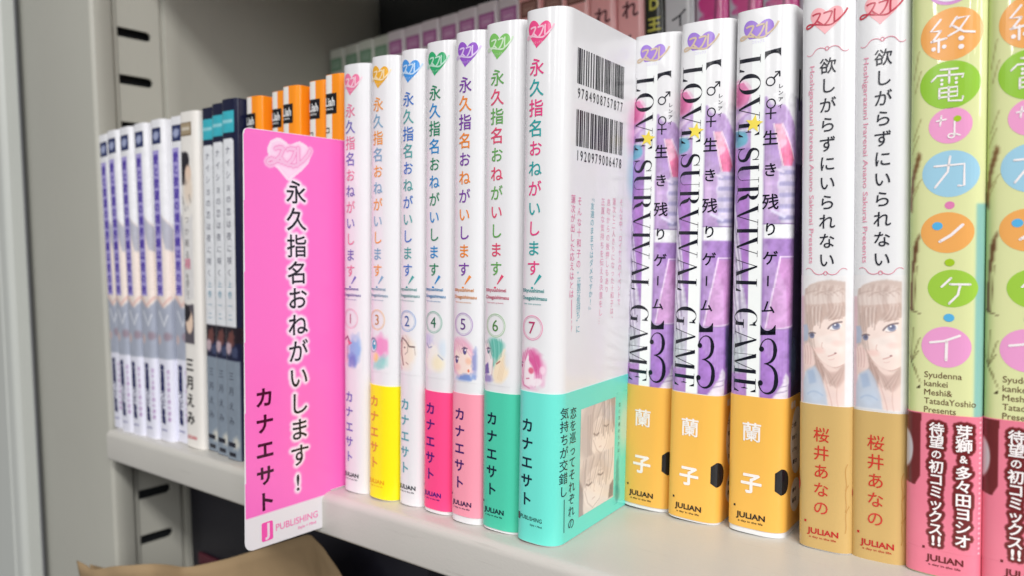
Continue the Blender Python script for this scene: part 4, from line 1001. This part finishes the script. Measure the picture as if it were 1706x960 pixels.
    for k, (t, wd) in enumerate([('Syudenna', 9.8), ('kankei', 6.2), ('Meshi&', 7.4), ('TatadaYoshio', 13.4), ('Presents', 8.4)]): s.hor(t, 4.9, 61.3-2.65*k, wd, 2.6, .004, align='l')
    put('subtitle_lettering', s, p, ink((112, 84, 60)), r, 0.00016)
    # band print
    c = Canvas(-2, 21.5, 8.0, 49.4, 0.2, (234, 128, 150), 52)
    c.poly([(-2, 49.4), (4.2, 49.4), (4.0, 30), (2.6, 27), (-2, 28)], (112, 42, 44), 1, 1); c.ell(-.6, 38, 2.6, 6, (215, 215, 220), .9, .2)
    for k in range(28): c.ell(19.6, 9+1.5*k, .34, .3, (250, 205, 215), .9, .5)
    t1, t2 = Shp(), Shp()
    def col(sh, text, cx, zt, zb, size, small='の&'):
        n = len(text)
        for i, ch in enumerate(text): sh.char(ch, cx, zt+(zb-zt)*i/(n-1), size*(.72 if ch in small else 1), .022, 1.0, 0, ch == '&')
    col(t1, '待望の初コミックス', 8.4, 45.0, 14.6, 4.1); t1.char('!', 7.8, 11.0, 4.0, .04, 1, 0, True).char('!', 9.4, 11.0, 4.0, .04, 1, 0, True)
    col(t1, '芽獅&多々田ヨシオ', 15.4, 45.0, 12.4, 4.3)
    M = c.mask(t1); c.mix(c.blur(c.grow(M, .95), 1), (112, 38, 40))
    c.put('band_art', p, bd, 0.00036)
    put('band_lettering', t1, p, ink((250, 244, 244)), bd, 0.00046)
    publisher(bd, p, 10.8, 5.6, 9.8, ink((110, 36, 40)), 0.00042)
    return r, T
lb, TL = lime_book()
for k, (x, y, yw, ln, lab) in enumerate([(0.1125, 0.0585, 0.0, .013, 'lime green comic book with coloured discs and rose band, wholly in view'), (0.1325, 0.0595, 0.0, .010, 'lime green comic book with rose band cut off by the right edge')]):
    o = lb if k == 0 else copy_tree(lb)
    place(o, x, y, yw, ln, 0, TL); tag(o, lab, 'book', 'lime volumes with rose bands')

# ---------------------------------------------------------------- pink divider card
card = bpy.data.objects.new('divider_card', None); COL.objects.link(card)
card.matrix_world = Matrix.Translation((-0.1035, 0, 0)) @ Matrix.Rotation(.040, 4, 'Y')
tag(card, 'bright pink plastic divider card sticking out between the books', 'divider card')
def rr(pts_r):
    """rounded polygon outline: (y, z, radius)"""
    out = []; n = len(pts_r)
    for i in range(n):
        p = np.array(pts_r[i][:2]); a = np.array(pts_r[i-1][:2]); b = np.array(pts_r[(i+1) % n][:2]); q = pts_r[i][2]
        if q == 0: out.append(tuple(p)); continue
        u = (a-p)/np.linalg.norm(a-p); v = (b-p)/np.linalg.norm(b-p)
        for t in np.linspace(0, 1, 8):
            A, B = p+u*q, p+v*q
            out.append(tuple((1-t)**2*A+2*t*(1-t)*p+t*t*B))
    return out
OUT = rr([(-36.6, -14.2, 4.0), (4.2, -15.0, 3.4), (4.2, 0.2, .6), (70, 0.4, 1), (70, 152.6, 3), (-34.2, 152.9, 2.6)])
tr = tessellate_polygon([[Vector((a/1000, b/1000, 0)) for a, b in OUT]])
n = len(OUT)
V = [(0.00045, a/1000, b/1000) for a, b in OUT]+[(0, a/1000, b/1000) for a, b in OUT]
F = [tuple(t) for t in tr]+[tuple(i+n for i in t[::-1]) for t in tr]+[(i, i+n, (i+1) % n+n, (i+1) % n) for i in range(n)]
o = link('card_sheet', mesh('card_sheet', V, F), mat('white_card', (238, 236, 238), rough=0.32), card)
c = Canvas(-37.0, 69.6, -15, 153, .4, (255, 118, 203), 61)
INS = c.inside(OUT)
c.mix(np.clip(((-0.9-c.Z)/.3)+.5, 0, 1), (236, 232, 236))
tt = Shp().vert('永久指名おねがいします', -11.0, 129.2, 19.6, 9.9, .010)
tt.char('!', -12.0, 8.0, 9.6, .012, 1, 0, True)
M = c.mask(tt); g = c.blur(c.grow(M, 1.1), 3); c.mix(g, (255, 236, 250))
hh = Shp().heart(-14.0, 142.2, 18.5, 15.5, -3); M = c.mask(hh); c.mix(c.blur(c.grow(M, 1.0), 5)*.95, (255, 226, 246))
c.mix((c.grow(M, 1.2)-c.grow(M, .2)).clip(0, 1)*.7, (255, 242, 251)); sc = souffle(Shp(), -13.6, 143.4, 1.15, 1.0); M = c.mask(sc); c.mix(c.blur(c.grow(M, 1.3), 2)*.95, (255, 206, 236)); c.mix(c.blur(c.grow(M, .4), 1)*.8, (240, 132, 192)); c.mix(c.grow(M, .0)*.6, (255, 225, 244))
c.put('card_print', None, card, 0.00055, mat('card_print_ink', attr=True, rough=0.22, spec=0.5, bump=.5, bscale=16), card=True, edge=INS)
put('title_lettering', tt, None, ink((30, 30, 42)), card, 0.00065)
put('author_lettering', Shp().vert('カナエサト', -27.2, 46.6, 4.2, 8.4, .030), None, ink((66, 8, 42)), card, 0.00065)
s = Shp().hor('PUBLISHING', -12.6, -8.0, 20.5, 4.0, .006).hor('Style + Mind', -7.8, -11.3, 9, 1.7, .01)
put('publisher_lettering', s, None, ink((245, 120, 185)), card, 0.00065)
s = Shp().poly(rr([(-29.4, -12.2, .9), (-24.2, -12.2, .9), (-24.2, -4.4, .9), (-29.4, -4.4, .9)]))
put('publisher_mark', s, None, ink((250, 90, 180)), card, 0.00065)
put('publisher_mark', Shp().char('J', -26.8, -8.4, 7, .03), None, ink((245, 220, 236)), card, 0.0007)

# ---------------------------------------------------------------- orange volumes behind the card
def orange_book():
    T = 0.0120
    p = Prof(T, 0.128, 0.0020, 0.0030, 0.0020, 0.0030, 0.0003)
    r = book_root('comic_book', 0, 0, 0, 0)
    body(r, p, 0.182, jmat('orange_jacket', (255, 150, 30)))
    put('white_stripe', Shp().rect(-1.0, 5.2, .3, 181.8), p, ink((240, 236, 230)), r, 0.00008)
    put('logo_box', Shp().rect(-1.2, 8.2, 165.0, 173.8), p, ink((26, 26, 30)), r, 0.00016)
    put('logo_lettering', Shp().hor('Liah', 4.0, 170.2, 6.2, 5.2, .03).hor('comics', 3.6, 167.2, 5.0, 1.4, .02), p, ink((236, 236, 236)), r, 0.00022)
    put('title_lettering', Shp().vert('コンプレックス', 2.4, 158, 108, 3.4, .02), p, ink((70, 66, 66)), r, 0.00022)
    return r, T
ob_, TO = orange_book()
olab = ['leftmost orange comic book, next to the navy volumes', 'second orange comic book from the left, mostly tucked behind its right neighbour', 'middle orange comic book standing slightly proud above the pink card', 'fourth orange comic book from the left above the pink card', 'rightmost orange comic book touching the white volume 1']
for k, (x, y) in enumerate([(-0.1797, 0.0125), (-0.1616, 0.0150), (-0.1488, 0.0125), (-0.1318, 0.0150), (-0.1172, 0.0130)]):
    o = ob_ if k == 0 else copy_tree(ob_)
    place(o, x, y, 3.0, .046, 0, TO); tag(o, olab[k], 'book', 'orange volumes behind the divider card')

# ---------------------------------------------------------------- navy volumes with teal logo
def navy_book():
    T = 0.0128
    p = Prof(T, 0.128, 0.0020, 0.0028, 0.0020, 0.0028, 0.0003)
    r = book_root('comic_book', 0, 0, 0, 0)
    body(r, p, 0.182, jmat('navy_jacket', (24, 27, 56)))
    c = Canvas(-2, 20, .2, 181.8, .5, (24, 27, 56), 71)
    c.poly([(-.2, 176), (11.0, 176), (11.0, 165.6), (-.2, 165.6)], (60, 180, 196), 1, 0); c.line([(2, 171), (9, 171)], 1.6, (200, 232, 238), .7, 1)
    c.poly([(1.2, 161), (1.9, 162.4), (9.4, 162.4), (10.2, 161), (10.2, 68), (1.2, 68)], (232, 234, 238), 1, 0)
    c.poly([(-2, 68), (14, 68), (14, 60), (-2, 60)], (34, 24, 34), 1, 1); c.ell(6, 62, 3, 4, (130, 78, 70), .8, .6, 0, .6); c.ell(3.4, 57, 2.8, 3, (216, 190, 196), .9, .6, 0, .5); c.ell(8.6, 55, 2.6, 3, (70, 78, 110), .9, .6, 0, .5)
    c.poly([(-2, 51), (12.4, 51), (12.4, .2), (-2, .2)], (136, 148, 162), 1, 1); c.wash(.08, 3); c.ell(8.5, 9, 2.6, 3.0, (222, 218, 205), .8, .8, 0, .6)
    c.poly([(14.5, 66), (20, 66), (20, 50), (14.5, 50)], (150, 80, 90), .8, 2); c.poly([(14.5, 40), (20, 40), (20, 5), (14.5, 5)], (200, 190, 210), .7, 2)
    c.put('cover_art', p, r)
    s = Shp().vert('ナイショの恋は夜に咲く', 5.6, 157, 96, 4.2, 0.0); put('title_lettering', s, p, ink((64, 66, 92)), r, .00014)
    put('title_lettering', Shp().vert('上巻一二', 5.6, 90, 73, 3.8, 0), p, ink((90, 150, 175)), r, .00014)
    put('author_lettering', Shp().vert('三月えみ', 5.6, 43, 20, 4.6, .004), p, ink((70, 76, 92)), r, .00014)
    s = Shp().rect(2.0, 8.4, 6.6, 9.0).rect(3.0, 8.6, 1.6, 3.8); put('publisher_mark', s, p, ink((34, 36, 48)), r, .00014)
    return r, T
nb, TN = navy_book()
for k, (x, y, lab) in enumerate([(-0.2190, 0.0110, 'leftmost navy comic book with teal logo beside the cream volume'), (-0.2058, 0.0092, 'middle navy comic book with teal logo'), (-0.1926, 0.0072, 'rightmost navy comic book with teal logo just left of the pink card')]):
    o = nb if k == 0 else copy_tree(nb)
    place(o, x, y, 2.4, .043, 0, TN); tag(o, lab, 'book', 'navy volumes with teal logos')

# ---------------------------------------------------------------- cream volume
T = 0.0168
p = Prof(T, 0.128, 0.0026, 0.0034, 0.0026, 0.0034, 0.0004)
r = book_root('comic_book', -0.2372, 0.0085, 2.0, .040, 0, T); tag(r, 'single thick cream comic book with brown logo and bold black author name', 'book')
body(r, p, 0.182, jmat('cream_jacket', (240, 236, 230)))
c = Canvas(-1.5, 13.0, 56, 177.5, .45, (240, 236, 230), 81)
c.poly([(1.2, 176.6), (12.4, 176.6), (12.4, 169.4), (1.2, 169.4)], (126, 106, 78), 1, 0); c.poly([(2, 175.8), (11.6, 175.8), (11.6, 170.2), (2, 170.2)], (168, 150, 122), 1, 0); c.line([(3.6, 173), (10, 173)], 1.6, (226, 218, 204), .8, .6)
c.ell(4.4, 152, 5.6, 9.5, (38, 34, 40), 1, .2, 0, .3); c.ell(8.4, 149, 3.0, 4.8, (236, 206, 184), 1, .4); c.ell(8, 141, 4.2, 7.5, (236, 216, 196), .8, .8)
c.line([(1, 139), (3.4, 133)], .7, (60, 56, 60), .8); c.line([(9, 138), (10.5, 134)], .6, (80, 76, 80), .7)
c.poly([(-1.5, 118), (12, 128), (12, 82), (-1.5, 78)], (224, 222, 222), .8, 6); c.wash(.05, 5)
c.poly([(-1.5, 77), (11.6, 79), (11.6, 57), (-1.5, 57)], (90, 84, 92), 1, 1); c.ell(6.6, 69, 3.6, 6.5, (240, 212, 190), 1, .2); c.ell(3.4, 74, 4.6, 4.4, (32, 28, 34), 1, .3, 0, .3)
c.put('cover_art', p, r)
put('title_lettering', Shp().vert('いつか眠る', 6.2, 131, 106, 4.4), p, ink((120, 116, 120)), r, .00016)
put('title_lettering', Shp().vert('裸', 6.2, 101, 101, 6.4, .03), p, ink((222, 150, 170)), r, .00016)
put('title_lettering', Shp().vert('を愛して', 6.0, 94, 83, 4.0), p, ink((120, 116, 120)), r, .00016)
put('author_lettering', Shp().vert('三月えみ', 6.2, 45.6, 16.2, 8.0, .030), p, ink((26, 24, 28)), r, .00016)
put('publisher_lettering', Shp().hor('JULIAN', 7.0, 5.6, 9.6, 2.6, .03), p, ink((214, 90, 104)), r, .00016)

# ---------------------------------------------------------------- six white volumes with violet titles
def white_book():
    T = 0.0134
    p = Prof(T, 0.128, 0.0022, 0.0032, 0.0022, 0.0032, 0.0003)
    r = book_root('comic_book', 0, 0, 0, 0)
    body(r, p, 0.182, jmat('white_violet_jacket', (238, 238, 242)))
    c = Canvas(-2.5, 17, .3, 181.7, .45, (238, 238, 242), 91)
    c.poly([(2.2, 177.4), (11.4, 177.4), (11.4, 168.6), (2.2, 168.6)], (36, 46, 92), 1, 0); c.ell(6.8, 173.2, 3.2, 2.4, (176, 184, 216), .9, .5, 0, .4)
    c.poly([(5.5, 133), (17, 122), (17, 66), (-2.5, 66), (-2.5, 110), (5.5, 130)], (242, 228, 220), 1, 2); c.poly([(5.5, 133), (17, 121), (17, 108), (12, 110)], (176, 178, 192), .9, 3)
    c.poly([(-2.5, 84), (10, 76), (17, 82), (17, 47), (-2.5, 47)], (168, 174, 190), 1, 3); c.line([(2, 83), (8, 77), (14, 82)], 1.6, (222, 178, 168), .7, 1.2); c.line([(4, 74), (9, 66), (12, 72)], 1.0, (232, 234, 240), .8, .8)
    c.ell(11, 60, 3, 2.4, (150, 120, 130), .6, .8); c.ell(3.0, 58, 2.2, 2.6, (218, 184, 176), .7, .8); c.wash(.05, 4)
    c.poly([(-2.5, 47), (17, 47), (17, .3), (-2.5, .3)], (232, 232, 246), 1, 1)
    c.put('cover_art', p, r)
    put('title_panel', Shp().rect(2.6, 9.2, 83, 165), p, ink((172, 162, 222)), r, .00014)
    put('title_lettering', Shp().vert('愛と欲望の境界線は君の夜', 5.9, 160, 87, 5.6, .03), p, ink((86, 62, 176)), r, .0002)
    put('band_lettering', Shp().vert('待望続編ついに登場', 5.2, 42, 12, 4.4, .05), p, ink((34, 40, 96)), r, .00016)
    put('author_lettering', Shp().vert('恋する君と夜の部屋', 11.2, 40, 13, 2.6, .01), p, ink((180, 130, 190)), r, .00016)
    put('publisher_mark', Shp().hor('comics', 5.6, 6.5, 6.4, 1.8, .02), p, ink((110, 112, 170)), r, .00016)
    return r, T
wb, TW = white_book()
wl = ['leftmost white comic book with violet title, at the steel upright', 'second white comic book with violet title from the steel upright', 'third white comic book with violet title from the steel upright', 'fourth white comic book with violet title from the steel upright', 'fifth white comic book with violet title from the steel upright', 'sixth white comic book with violet title, squeezed against the cream volume']
for k, (x, y, yw, ln) in enumerate([(-0.3258, 0.0075, 0.4, -.018), (-0.3088, 0.0050, .6, -.014), (-0.2946, 0.0052, .8, -.002), (-0.2797, 0.0060, 1.0, .008), (-0.2646, 0.0074, 1.3, .022), (-0.2512, 0.0108, 1.6, .036)]):
    o = wb if k == 0 else copy_tree(wb)
    place(o, x, y, yw, ln, 0, TW); tag(o, wl[k], 'book', 'white volumes with violet titles')

# ---------------------------------------------------------------- back row on the riser
ZR = 0.0886; YR = 0.1905
def back_book(jrgb, seed, style):
    T = 0.0176 if style != 'gate' else 0.0120
    p = Prof(T, 0.128, 0.0018, 0.0030, 0.0018, 0.0030, 0.0002)
    r = book_root('comic_book', 0, 0, 0, 0)
    body(r, p, 0.182, jmat('back_jacket_%s' % style, jrgb, .2))
    if style in ('purple', 'green', 'rose'):
        pc = {'purple': ((168, 96, 156), (200, 138, 190), (232, 200, 228)), 'green': ((112, 150, 124), (138, 170, 148), (160, 188, 170)), 'rose': ((118, 80, 74), (156, 116, 108), (196, 160, 150))}[style]
        put('logo_box', Shp().rect(1.6, 15.4, 164.5, 175.0), p, ink(pc[0]), r, .0001)
        put('logo_box', Shp().rect(3.2, 13.8, 166.0, 173.5), p, ink(pc[1]), r, .00018)
        put('logo_lettering', Shp().hor('comics', 8.5, 169.6, 7.6, 3.2, .02), p, ink(pc[2]), r, .00024)
    if style == 'kana':
        put('title_lettering', Shp().vert('おれんちの', 8.6, 172, 96, 11, .02), p, ink((92, 52, 60)), r, .00014)
    if style == 'gate':
        put('title_lettering', Shp().vert('RED王子', 6.2, 182-8, 130, 8.4, .03), p, ink((208, 204, 90)), r, .00014)
    if style == 'grey':
        put('title_lettering', Shp().vert('マアイの森', 9.0, 172, 110, 11, .004), p, ink((44, 44, 54)), r, .00014)
    if style == 'magenta':
        c = Canvas(-1, 21, 110, 181.8, .6, jrgb, seed)
        c.poly([(-1, 182), (7, 182), (7, 110), (-1, 110)], (196, 190, 206), 1, 1); c.ell(13, 168, 6, 9, (238, 60, 160), 1, .3, 0, .5); c.ell(8, 146, 6, 12, (210, 60, 140), 1, .3, 0, .6); c.line([(8, 182), (12, 150), (9, 112)], 1.4, (120, 40, 90), .8, .8); c.ell(4, 158, 3, 6, (240, 200, 225), .9, .5, 0, .5)
        c.put('cover_art', p, r)
        put('logo_box', Shp().rect(6, 12.5, 150, 162), p, ink((232, 120, 180)), r, .00014)
    return r, T
protos = {}
rowx = [(-0.3358, 'green'), (-0.3178, 'green'), (-0.3000, 'green'), (-0.2832, 'green'), (-0.2655, 'purple'), (-0.2477, 'purple'), (-0.2298, 'purple'), (-0.2118, 'purple'), (-0.1938, 'purple'), (-0.1756, 'purple'), (-0.1574, 'purple'),
        (-0.1395, 'rose'), (-0.1215, 'rose'), (-0.1036, 'rose'), (-0.0852, 'kana'), (-0.0668, 'kana'), (-0.0485, 'gate'), (-0.0358, 'grey'), (-0.0170, 'magenta'), (0.0012, 'magenta'), (0.0194, 'magenta'), (0.0376, 'magenta')]
cols = {'green': (200, 205, 196), 'purple': (222, 214, 222), 'rose': (242, 176, 176), 'kana': (242, 176, 178), 'gate': (34, 36, 24), 'grey': (206, 208, 214), 'magenta': (240, 100, 175)}
names = {'green': ('pale grey comic book with a faded green label in the back row', 'green labelled books in the back row'), 'purple': ('grey comic book with a framed purple label in the back row', 'purple labelled books in the back row'), 'rose': ('rose pink comic book with a brown label in the back row', 'brown labelled rose books in the back row'), 'kana': ('rose pink comic book with large dark kana in the back row', 'rose books with kana in the back row'), 'gate': ('thin black comic book with yellow lettering in the back row', None), 'grey': ('grey comic book with tall thin kana in the back row', None), 'magenta': ('magenta and grey comic book in the back row behind the violet volumes', 'magenta books in the back row')}
order = ['leftmost', 'second', 'third', 'fourth', 'fifth', 'sixth', 'rightmost']
cnt = {}; tot = {}
for _, st_ in rowx: tot[st_] = tot.get(st_, 0)+1
for x, st_ in rowx:
    if st_ not in protos:
        protos[st_] = back_book(cols[st_], 7, st_); o, T = protos[st_]
    else:
        o = copy_tree(protos[st_][0]); T = protos[st_][1]
    k = cnt.get(st_, 0); cnt[st_] = k+1
    rr_ = random.Random(hash(st_) % 7+k*3+1)
    place(o, x, YR+[.0, .0008, .0003, .0012, .0005, .0001, .0009][k], 0.0, .006, ZR, T)
    lab, grp = names[st_]
    if tot[st_] > 1:
        word = 'leftmost' if k == 0 else ('rightmost' if k == tot[st_]-1 else order[k])
        lab = word+' '+lab.replace(' a ', ' ').replace('comic book', 'book')+('' if k in (0, tot[st_]-1) else ' from the left')
    tag(o, lab, 'book', grp)

# black case lying on top of the back row
case = bpy.data.objects.new('storage_case', None); COL.objects.link(case); case.location = (-0.16, 0.27, 0.2712)
tag(case, 'black case with rounded corners lying on top of the back row', 'case')
BK = mat('black_case_plastic', (14, 18, 24), rough=0.45, spec=0.4)
def rounded_slab(name, x0, x1, y0, y1, z0, z1, r, m, parent):
    O = rr([(x0, z0, r), (x1, z0, r), (x1, z1, r), (x0, z1, r)])
    t = tessellate_polygon([[Vector((a, b, 0)) for a, b in O]]); n = len(O)
    V = [(a, y0, b) for a, b in O]+[(a, y1, b) for a, b in O]
    F = [tuple(i for i in q[::-1]) for q in t]+[tuple(i+n for i in q) for q in t]+[(i, (i+1) % n, (i+1) % n+n, i+n) for i in range(n)]
    o = link(name, mesh(name, V, F), m, parent); o.data.shade_smooth(); o.data.set_sharp_from_angle(angle=rad(35)); return o
rounded_slab('case_shell', -0.158, 0.16, -0.040, 0.045, 0.0004, 0.058, 0.014, BK, case)
rounded_slab('case_lid', -0.150, 0.152, -0.0425, -0.0402, 0.007, 0.051, 0.010, BK, case)

# ---------------------------------------------------------------- below the shelf: paper bag and dark box
bag = bpy.data.objects.new('paper_bag', None); COL.objects.link(bag); bag.location = (-0.18, 0.0, -0.33)
tag(bag, 'crumpled brown kraft paper bag standing under the shelf at lower left', 'paper bag')
KR = mat('kraft_paper', (158, 134, 102), rough=0.8, spec=0.2, noise=0.12, nscale=30, bump=0.5, bscale=120)
def sheet(name, rim, back, depth, seed, parent, ox, oy, oz, m, th=0.0004):
    rim = np.array(rim); k = 90; t = np.linspace(0, 1, k)
    q = np.linspace(0, 1, len(rim)); R_ = np.stack([np.interp(t, q, rim[:, i]) for i in range(3)], 1)
    for _ in range(6): R_[1:-1] = (R_[:-2]+R_[2:]+2*R_[1:-1])/4
    rng = np.random.RandomState(seed); V = []; rows = 46
    ph = rng.rand(8)*6.3; fr = rng.rand(8)*9+4
    for j in range(rows):
        d = j/(rows-1)
        for i in range(k):
            x, y, z = R_[i]
            w_ = sum(math.sin(fr[a]*t[i]*2+ph[a]+d*(3+a)) for a in range(4))*0.0030*(.4+d)
            w2 = sum(abs(math.sin(fr[a]*t[i]*1.5+ph[a]-d*(5+a))) for a in range(4, 8))*0.0034*min(1, d*4+.25)
            zz = z+(-0.325-z)*d
            V.append((x-ox+w_*.5, y-oy+w_+w2+back*d, zz-oz+(rng.rand()-.5)*.0003*(j > 0)))
    F = [(j*k+i, j*k+i+1, (j+1)*k+i+1, (j+1)*k+i) for j in range(rows-1) for i in range(k-1)]
    o = link(name, mesh(name, V, F), m, parent, smooth=True)
    s_ = o.modifiers.new('thick', 'SOLIDIFY'); s_.thickness = th; return o
rim = [(-.289, -.030, -.0640), (-.272, -.031, -.0655), (-.25, -.030, -.0585), (-.235, -.020, -.0570), (-.234, .002, -.0660), (-.212, .020, -.0610), (-.180, .028, -.0475), (-.164, .030, -.0408), (-.144, .030, -.0432), (-.132, .031, -.055), (-.128, .034, -.075)]
sheet('bag_front', rim, -0.01, .2, 4, bag, -.18, 0, -.33, KR)
rimb = [(-.287, -.029, -.067), (-.284, .02, -.095), (-.25, .05, -.10), (-.19, .056, -.085), (-.15, .052, -.07), (-.129, .036, -.078)]
sheet('bag_back', rimb, 0.0, .2, 9, bag, -.18, 0, -.33, KR)
bx = bpy.data.objects.new('navy_box', None); COL.objects.link(bx); bx.location = (-.2, .16, -.33)
tag(bx, 'dark navy box with crimson edge in the shadow under the shelf', 'box')
rbox('box_body', -.134, .10, -.102, .08, 0.0005, .298, mat('navy_card', (26, 25, 38), rough=.5), bx, .002)
rbox('box_trim', -.120, .095, -.1045, -.1025, .228, .236, mat('crimson_card', (84, 12, 38), rough=.5), bx, .0004)
